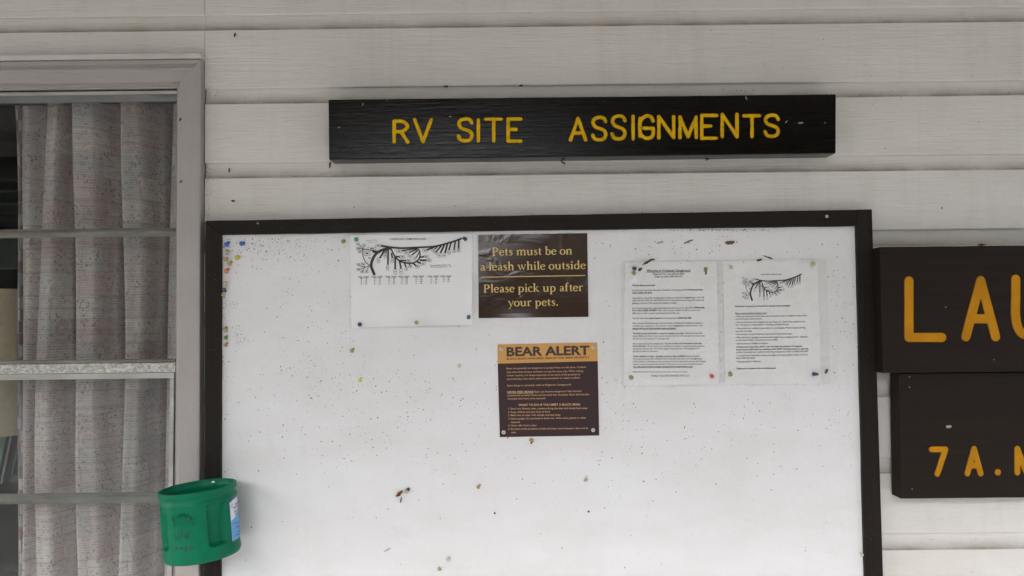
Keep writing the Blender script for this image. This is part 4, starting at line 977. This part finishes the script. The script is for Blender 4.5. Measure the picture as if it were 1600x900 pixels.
def d_board(r):
    while True:
        k = r.random()
        if k < .14: p = (430+r.gauss(0, 45), 372+abs(r.gauss(0, 26)))
        elif k < .24: p = (r.gauss(480, 55), r.gauss(530, 70))
        elif k < .52: p = (r.gauss(600, 130), r.gauss(640, 60))
        elif k < .60: p = (r.gauss(930, 70), r.gauss(640, 70))
        elif k < .68: p = (r.gauss(1050, 110), 366+abs(r.gauss(0, 26)))
        elif k < .74: p = (r.gauss(1310, 16), r.uniform(360, 700))
        elif k < .78: p = (r.gauss(350, 4), r.uniform(370, 760))
        elif k < .90: p = (r.gauss(1080, 150), r.gauss(680, 60))
        else: p = (r.uniform(350, 1340), r.uniform(370, 898))
        px, py = p
        if not (348 < px < 1335+(py-353)*.026 and 368 < py < 960): continue
        if 747 < px < 919 and 360 < py < 497: continue
        if 777 < px < 936 and 535 < py < 683: continue
        if 972 < px < 1290 and 405 < py < 603 and r.random() < .97: continue
        if 549 < px < 738 and py < 510 and r.random() < .6: continue
        return p
specks('dirt_specks', 3400, d_board, BY-.00005, .00045, .0021, M_DIRT, 5, 'tiny dark insect specks scattered over the white board')
def d_clump(r):
    k = r.random()
    if k < .35: return (366+abs(r.gauss(0, 9)), 528+r.gauss(0, 9))
    if k < .5: return (r.gauss(350, 3), r.uniform(460, 640))
    if k < .62: return (r.uniform(352, 372), r.gauss(476, 4))
    if k < .8: return (r.gauss(1130, 45), 358.5-(0)+r.gauss(0, .7))
    return (r.uniform(350, 1330), 0)
def d_clump2(r):
    while True:
        p = d_clump(r)
        if p[1] == 0: p = (p[0], 367.4-(p[0]-346)*.0137+abs(r.gauss(0, .8)))
        if 747 < p[0] < 919: continue
        return p
specks('brown_grit', 420, d_clump2, BY-.0001, .0004, .0014, M_DIRT2, 6, 'brown grit gathered along the inner edges of the board frame')
specks('rust_grit', 170, lambda r: (r.gauss(1125, 48), 358.6+abs(r.gauss(0, 1.1))), BY-.0002, .0006, .0016, M_RUST, 7, 'dark red rust crumbs under the top rail of the board frame')
def d_wall(r):
    while True:
        px = r.uniform(322, 1600); py = r.uniform(0, 345) if r.random() < .85 else r.uniform(780, 900)
        k = r.random()
        if k < .12: px = r.gauss(330, 7)
        elif k < .3: py = 155-(px-322)*.0095+r.gauss(0, 3)
        elif k < .42: py = 277-(px-322)*.0095+r.gauss(0, 3)
        elif k < .5: px, py = r.gauss(1150, 20), r.gauss(142, 3)
        if py > 760 and px < 1385: continue
        if 345 < py < 760: continue
        if px < 320: continue
        if 511 < px < 1309 and 145 < py < 252: continue
        return (px, py)
specks('dirt_specks', 650, d_wall, -.0001, .0004, .0018, M_DIRT, 8, 'tiny dark specks scattered over the white siding')
specks('dirt_specks', 260, lambda r: (r.uniform(1131, 1296), 0) if False else (r.uniform(978, 1290), r.choice((409, 601))+r.gauss(0, 1.4)) if r.random() < .6 else (r.gauss(1125, 3), r.uniform(410, 600)), PY-.0047, .0003, .0011, M_DIRT, 9, 'dark grit along the edges of the clear plastic sleeves')
specks('wood_grit', 260, lambda r: ((x := r.uniform(322, 1360)), 344.2-(x-322)*.0167+r.gauss(0, .5)), -.024, .0004, .0013, M_DIRT, 10, 'grit lying along the top of the board frame')
specks('wood_grit', 150, lambda r: ((x := r.uniform(514, 1300)), 154.8-(x-514)*.0105+r.gauss(0, .5)), -.045, .0004, .0013, M_DIRT, 12, 'grit lying along the top of the long black sign')

specks('wood_grit', 260, lambda r: ((x := r.uniform(0, 322)), 91.5-x*.0125+r.gauss(0, .9)), -.012, .0005, .0016, M_DIRT2, 13, 'brown grit caught along the top of the window trim')
specks('brown_grit', 420, lambda r: (r.gauss(324, 3.0), r.choice((146, 267, 300, 200, 335))+r.gauss(0, 11)), -.0002, .0004, .0013, M_DIRT2, 14, 'brown grit in the corner between siding and window trim')
specks('paint_flecks', 90, lambda r: (r.gauss(1352, 7), r.uniform(345, 898)) if r.random() < .4 else ((r.uniform(325, 341), r.uniform(380, 740)) if r.random() < .35 else ((x := r.uniform(340, 1340)), 355-(x-340)*.0145+r.uniform(-8, 8))), FY-.0012, .0003, .0010, M_CHIP, 15, 'pale flecks and chips on the dark board frame')
# bigger single scraps
def scrap(px, py, y, s, seed, mtl, label, name='dead_scrap', cat='debris', asp=.55, ang=.6, lift=.004):
    s *= 1.3 if name in ('husk', 'twig', 'dead_insect', 'dead_scrap') else 1.1
    r = random.Random(seed); nx, nz = 7, 4; vs = []; fs = []; c = P(px, py, y)
    for j in range(nz+1):
        for i in range(nx+1):
            u, v = i/nx*2-1, j/nz*2-1; k = (1-.6*abs(u)**1.5)
            a = u*s*r.uniform(.9, 1.1); b = v*s*asp*k*r.uniform(.6, 1.25); d = lift*(.3+r.random()*.8)
            vs.append((c.x+a*cos(ang)-b*sin(ang), y-d, c.z+a*sin(ang)+b*cos(ang)))
    for j in range(nz):
        for i in range(nx): a = j*(nx+1)+i; fs.append((a, a+1, a+nx+2, a+nx+1))
    nb = len(vs); vs += [(x, yy+.0018, z) for x, yy, z in vs]; fs += [tuple(k+nb for k in reversed(f)) for f in fs]
    rim = [i for i in range(nx+1)]+[j*(nx+1)+nx for j in range(1, nz+1)]+[nz*(nx+1)+i for i in range(nx-1, -1, -1)]+[j*(nx+1) for j in range(nz-1, 0, -1)]
    for k in range(len(rim)): a, b = rim[k], rim[(k+1) % len(rim)]; fs.append((a, a+nb, b+nb, b))
    return tag(build(name, vs, fs, mtl), label, cat)
scrap(624, 771, BY, .0085, 1, M_LEAFD, 'curled red-brown dead leaf scrap left of its clear pin', 'dead_leaf', 'leaf', .5, .7, .006)
scrap(626.5, 781, BY, .0055, 2, plain('dark_stalk', (.05, .03, .02)), 'dark leaf stalk hanging below the dead leaf scrap', 'leaf_stalk', 'leaf', .25, 1.4, .004)
scrap(637.5, 764.5, BY, .0045, 3, M_MUD, 'brown cocoon above the clear pin by the dead leaf', 'cocoon', 'cocoon', .8, .5, .006)
scrap(1140, 379, BY, .0100, 4, M_MUD, 'patch of dried brown mud under the top of the frame', 'mud_patch', 'mud', .5, .05, .002)
scrap(1076, 377.5, BY, .0105, 5, plain('grey_scuff', (.20, .19, .17), .9), 'grey flaked scuff left of the dried mud patch', 'scuff_flake', 'flake', .22, .35, .0008)
scrap(1031, 379, BY, .0080, 6, plain('grey_scuff_b', (.36, .35, .33), .9), 'fainter grey scuff left of the flaked scuff', 'scuff_flake', 'flake', .3, .2, .0006)
scrap(605, 859, BY, .0080, 7, plain('grey_scuff_c', (.48, .48, .49), .9), 'pale grey scuff low on the bare board', 'scuff_flake', 'flake', .3, .5, .0006)
scrap(1010, 410.5, PY-.005, .0085, 8, M_DIRT2, 'brown crumbly debris at the top of the welcome letter', asp=.25, ang=.45)
scrap(1018, 406, PY-.005, .0060, 9, M_DIRT, 'dark sliver above the welcome letter', asp=.25, ang=.15)
scrap(1000, 421, PY-.006, .0040, 14, M_DIRT2, 'brown crumb right of the purple pin', asp=.7)
scrap(1103, 425.5, PY-.0055, .0042, 10, M_DIRT2, 'brown scrap dangling under the green pin of the welcome letter', asp=.35, ang=1.4)
scrap(1200, 402, BY, .0090, 11, M_DIRT, 'thin dark twig above the rules page', 'twig', 'twig', .13, -.35, .002)
scrap(1186, 406.5, PY-.004, .0050, 12, M_DIRT2, 'brown crumb on the top edge of the rules page', asp=.4, ang=.2)
scrap(1291, 580, PY-.004, .0042, 13, M_DIRT2, 'brown scrap right of the dark purple pins', asp=.6, ang=1.2)
scrap(516, 258, -.002, .0055, 21, M_DIRT2, 'brown husk hanging below the left end of the long black sign', 'husk', 'husk', .4, 1.4)
scrap(578, 250.5, -.004, .0036, 22, M_LEAFD, 'reddish husk under the letter R of the long sign', 'husk', 'husk', .5, 1.5)
scrap(596, 253, -.004, .0050, 23, M_DIRT2, 'brown husk right of the reddish husk under the long sign', 'husk', 'husk', .35, .3)
scrap(880, 254.5, -.002, .0050, 24, M_DIRT2, 'brown husk under the middle of the long sign', 'husk', 'husk', .35, -.6)
scrap(1107, 249, -.002, .0070, 25, M_DIRT, 'thin curved black twig under the right part of the long sign', 'twig', 'twig', .14, .3)
scrap(696.5, 135.5, -.001, .0040, 26, M_LEAFD, 'reddish dead insect in the siding groove above the long sign', 'dead_insect', 'insect', .5, 0)
scrap(814, 134, -.001, .0035, 27, M_DIRT, 'black dead insect in the siding groove above the long sign', 'dead_insect', 'insect', .5, .3)
scrap(367.5, 55, -.001, .0035, 28, M_DIRT, 'small black curled bug on the top siding board by the window', 'dead_insect', 'insect', .4, 1.3)
scrap(358.5, 266, .003, .0040, 29, M_DIRT, 'black bug in the siding groove right of the window', 'dead_insect', 'insect', .3, 1.5)
scrap(364.5, 314, -.001, .0032, 30, M_DIRT2, 'brown crumb on the siding above the board corner', 'dead_insect', 'insect', .6, 0)
scrap(283, 284, -.017, .0030, 31, M_DIRT2, 'brown bug stuck on the window casing', 'dead_insect', 'insect', .5, .5)
scrap(282.5, 187, -.017, .0028, 32, M_DIRT2, 'small brown bug high on the window casing', 'dead_insect', 'insect', .6, 1.0)
scrap(830.5, 691, BY, .0028, 33, M_DIRT2, 'brown crumb under the tan pin below the bear alert sign', asp=.5, ang=1.4)
scrap(1533, 382.5, -.045, .0075, 34, M_DIRT2, 'brown dry scrap on top of the large ochre-lettered sign', asp=.25, ang=0)
scrap(1471, 300+70/2.81, -.001, .0015, 35, M_DIRT, 'tiny black fleck on the siding above the ochre-lettered sign', 'dead_insect', 'insect', .5, 1)

# ------------------------------------------------------------------ green plastic can
def can():
    R0, HT = .0775, .1455
    cx = P(317, 811, -.109); base_z = cx.z-.075
    cy = FY-R0-.002
    root = empty('green_can', (cx.x, cy, base_z), 'open green plastic canister screwed to the window trim, marked Old Keys', 'canister')
    root.rotation_euler = (radians(0), radians(-4.6), 0)
    NT = 144
    HC = 49
    def rad(phi, z):
        """outer radius at azimuth phi (degrees, 0 = away from the wall, + to the right) and height z"""
        t = z/HT
        r = R0
        if t < .06: r = R0-.004*(1-t/.06)**1.6
        r += .0030*(1-min(1, t/.20))**1.5
        # shoulder ring and neck
        if .80 < t < .845: r += .0012*sin((t-.80)/.045*pi)
        if .845 <= t < .93: r -= .0022*sin((t-.845)/.085*pi)
        if t >= .93: r += .0016
        for c in (-HC, HC, 180-HC, -180+HC):
            d = abs((phi-c+180) % 360-180)
            qx = max(0, d-9); qz = max(0, abs(t-.50)-.235)*HT/R0*57.3
            dd = hypot(qx, qz); e = 1-min(1, max(0, (dd-4.2)/3.6)); e = e*e*(3-2*e)
            r -= .0150*e
        return r
    def pt(phi, z, off=0.0):
        a = radians(phi); r = rad(phi, z)+off; return Vector((r*sin(a), -r*cos(a), z))
    zs = [HT*t for t in (0, .008, .02, .04, .06, .1, .13, .15, .17, .18, .19, .20, .21, .22, .24, .26, .35, .45, .55, .65, .70, .73, .75, .77, .785, .80, .81, .822, .834, .845, .86, .875, .89, .905, .92, .928, .932, .95, .97, .985, .995, 1.0)]
    vs, fs = [], []
    for z in zs:
        for i in range(NT): vs.append(pt(360*i/NT, z, -.0012 if z >= HT*.999 else 0))
    nz = len(zs)
    inner = [(HT, -.0030), (HT*.985, -.0034), (HT*.95, -.0032), (HT*.93, -.0045), (HT*.90, -.0055), (HT*.86, -.0040), (HT*.82, -.0026), (HT*.78, -.0050), (HT*.5, -.017), (HT*.2, -.017), (.004, -.012)]
    for z, off in inner:
        for i in range(NT): a = 2*pi*i/NT; r = R0+off; vs.append(Vector((r*sin(a), -r*cos(a), z)))
    tot = nz+len(inner)
    for k in range(tot-1):
        for i in range(NT): fs.append((k*NT+i, k*NT+(i+1) % NT, (k+1)*NT+(i+1) % NT, (k+1)*NT+i))
    fs.append(tuple(range(NT-1, -1, -1))); fs.append(tuple((tot-1)*NT+i for i in range(NT)))
    build('can_body', vs, fs, M_CAN, root, origin=(0, 0, 0), local=True, smooth=True)
    # surface-following patches and strokes: s = arc metres right of azimuth a0, h = height
    def surf(a0, s, h, off): return pt(a0+math.degrees(s/R0), h, off)
    def sstroke(mb, a0, pts, w, off, relief=0.0003):
        pts = [Vector(p) for p in curve(pts, 4)] if len(pts) > 2 else [Vector(p) for p in pts]
        n = len(pts); b = len(mb.v)
        for i in range(n):
            t = (pts[min(i+1, n-1)]-pts[max(i-1, 0)]); t.normalize(); m = Vector((-t.y, t.x))*w/2
            mb.v.append(surf(a0, pts[i].x+m.x, pts[i].y+m.y, off)); mb.v.append(surf(a0, pts[i].x, pts[i].y, off+relief)); mb.v.append(surf(a0, pts[i].x-m.x, pts[i].y-m.y, off))
        for i in range(n-1):
            a = b+3*i; mb.f += [(a, a+1, a+4, a+3), (a+1, a+2, a+5, a+4)]
    ink = MB(); A0 = -3
    # "Old"
    ox, oz = -.019, .0565
    sstroke(ink, A0, [(ox+.001, oz+.010), (ox-.001, oz+.005), (ox+.001, oz+.0005), (ox+.005, oz), (ox+.008, oz+.003), (ox+.0085, oz+.008)], .0019, .0003)
    sstroke(ink, A0, [(ox+.0155, oz+.013), (ox+.0155, oz+.001)], .0020, .0003)
    sstroke(ink, A0, [(ox+.0285, oz+.005), (ox+.025, oz+.007), (ox+.022, oz+.004), (ox+.024, oz+.0005), (ox+.028, oz+.003)], .0020, .0003)
    sstroke(ink, A0, [(ox+.030, oz+.014), (ox+.0288, oz+.006), (ox+.0292, oz+.0005)], .0020, .0003)
    # "Keys"
    kx, kz = -.0185, .0325
    sstroke(ink, A0, [(kx, kz+.009), (kx+.0005, kz+.0005)], .0020, .0003); sstroke(ink, A0, [(kx+.005, kz+.008), (kx+.001, kz+.005)], .0019, .0003); sstroke(ink, A0, [(kx+.001, kz+.005), (kx+.0055, kz+.001)], .0019, .0003)
    sstroke(ink, A0, [(kx+.0105, kz+.0045), (kx+.0145, kz+.005), (kx+.0135, kz+.0075), (kx+.011, kz+.006), (kx+.0115, kz+.003), (kx+.015, kz+.003)], .0020, .0003)
    sstroke(ink, A0, [(kx+.0195, kz+.007), (kx+.0205, kz+.003), (kx+.0235, kz+.0035)], .0020, .0003); sstroke(ink, A0, [(kx+.0245, kz+.0075), (kx+.0225, kz+.001), (kx+.0205, kz-.004)], .0020, .0003)
    sstroke(ink, A0, [(kx+.0355, kz+.007), (kx+.031, kz+.0075), (kx+.0305, kz+.0055), (kx+.034, kz+.004), (kx+.0345, kz+.0015), (kx+.030, kz+.0008)], .0020, .0003)
    # three upright marker ticks over the emblem
    for sx, h0, h1 in ((-.022, .094, .105), (-.019, .090, .104), (.0085, .097, .103), (.0175, .092, .100)): sstroke(ink, A0, [(sx, h1), (sx-.0006, h0)], .0008, .0010)
    sstroke(ink, A0, [(.0155, .092), (.0175, .0995), (.0190, .092)], .0009, .0010)
    build('marker_lettering', ink.v, ink.f, M_MARK, root, local=True)
    emb = MB()
    for a in range(15, 170, 19):
        c, s_ = cos(radians(a)), sin(radians(a)); sstroke(emb, A0, [(.002+.006*c, .0965+.0045*s_), (.002+.0165*c, .0965+.012*s_)], .0014, .0000, .0015)
    sstroke(emb, A0, [(-.0050, .0965), (-.003, .1005), (.002, .1025), (.007, .1005), (.0090, .0965)], .0012, 0, .0014)
    for q in ([(-.018, .0955), (.023, .0955)], [(-.018, .0805), (.023, .0805)], [(.023, .0805), (.023, .0955)], [(-.018, .0805), (-.018, .0955)]): sstroke(emb, A0, q, .0011, 0, .0013)
    gv, gf = glyph_mesh('Folgers', .02); gx0 = min(v.x for v in gv); gx1 = max(v.x for v in gv); b = len(emb.v)
    for v in gv: emb.v.append(surf(A0, -.016+(v.x-gx0)/(gx1-gx0)*.037, .0845+v.y*.0125, .0012))
    emb.f += [tuple(i+b for i in f) for f in gf]
    build('embossed_emblem', emb.v, emb.f, M_EMB, root, local=True, smooth=False)
    # sticker on the right side
    def patch(a0, s0, s1, outline_top, h0, h1, off, mtl, nm, parent, nx=16, nzz=10):
        vs, fs = [], []
        for j in range(nzz+1):
            for i in range(nx+1):
                u = i/nx; s = s0+(s1-s0)*u; hi = h1+(outline_top(u) if outline_top else 0); h = h0+(hi-h0)*j/nzz
                vs.append(surf(a0, s, h, off))
        for j in range(nzz):
            for i in range(nx): a = j*(nx+1)+i; fs.append((a, a+1, a+nx+2, a+nx+1))
        return build(nm, vs, fs, mtl, parent, local=True, smooth=True)
    AL = 92
    st = patch(AL, -.027, .027, lambda u: .006*sin(u*pi)-.002*sin(u*13), .026, .112, .0004, M_LABD, 'sticker', root)
    lo = st.location.copy()
    def sub(o): o.parent = st; o.location = o.location-lo; return o
    sub(patch(AL, -.0255, .0255, lambda u: .0055*sin(u*pi)-.002*sin(u*13), .028, .109, .0007, M_LABW, 'sticker_face', root))
    sub(patch(AL, -.0250, .0250, lambda u: .014*u, .0285, .070, .0010, M_LABB, 'blue_panel', root))
    tx = MB()
    for h, s0 in ((.098, -.006), (.092, -.014), (.083, -.012), (.077, -.008)):
        for q in range(4): sstroke(tx, AL, [(s0+q*.007, h), (s0+q*.007+.002, h+.0045), (s0+q*.007+.0045, h+.0005), (s0+q*.007+.0055, h+.003)], .0015, .0013, 0)
    ring = [(-.019+.004*cos(radians(k*30)), .1005+.004*sin(radians(k*30))) for k in range(13)]
    for k in range(0, 12): sstroke(tx, AL, ring[k:k+2], .0010, .0013, 0)
    for s0, h in ((-.018, .060), (-.014, .050), (-.010, .040), (-.016, .034)): sstroke(tx, AL, [(s0, h), (s0+.010, h+.003), (s0+.022, h-.002), (s0+.030, h+.002)], .0022, .0013, 0)
    sub(build('sticker_print', tx.v, tx.f, M_LABD, root, local=True))
    # screw through the back wall, seen inside the mouth
    m = MB(); n = 16; ph = radians(180-4); rr = R0-.0042
    c = Vector((rr*sin(ph), -rr*cos(ph), HT-.0085)); nrm = Vector((-sin(ph), cos(ph), 0))*1.0; ux = Vector((cos(ph), sin(ph), 0)); uz = Vector((0, 0, 1)); r = .0045
    for k, h in ((1, 0), (.95, .3), (.7, .5), (0, .6)):
        for i in range(n): a = 2*pi*i/n; m.v.append(c+(ux*cos(a)+uz*sin(a))*r*k+nrm*h*r)
    for k in range(3):
        for i in range(n): m.f.append((k*n+i, k*n+(i+1) % n, (k+1)*n+(i+1) % n, (k+1)*n+i))
    sc_ = build('screw', m.v, m.f, M_SCREW, root, local=True, smooth=True)
    m = MB()
    for a in (.3, .3+pi/2):
        d = (ux*cos(a)+uz*sin(a))*r*.55; w = (-ux*sin(a)+uz*cos(a))*r*.13; q = c+nrm*(r*.62+a*1e-5); m.add([q-d-w, q+d-w, q+d+w, q-d+w], [(0, 1, 2, 3)])
    sl_ = build('screw_slot', m.v, m.f, M_SCREWD, root, local=True); sl_.parent = sc_; sl_.location = sl_.location-sc_.location
can()
bpy.context.view_layer.update()
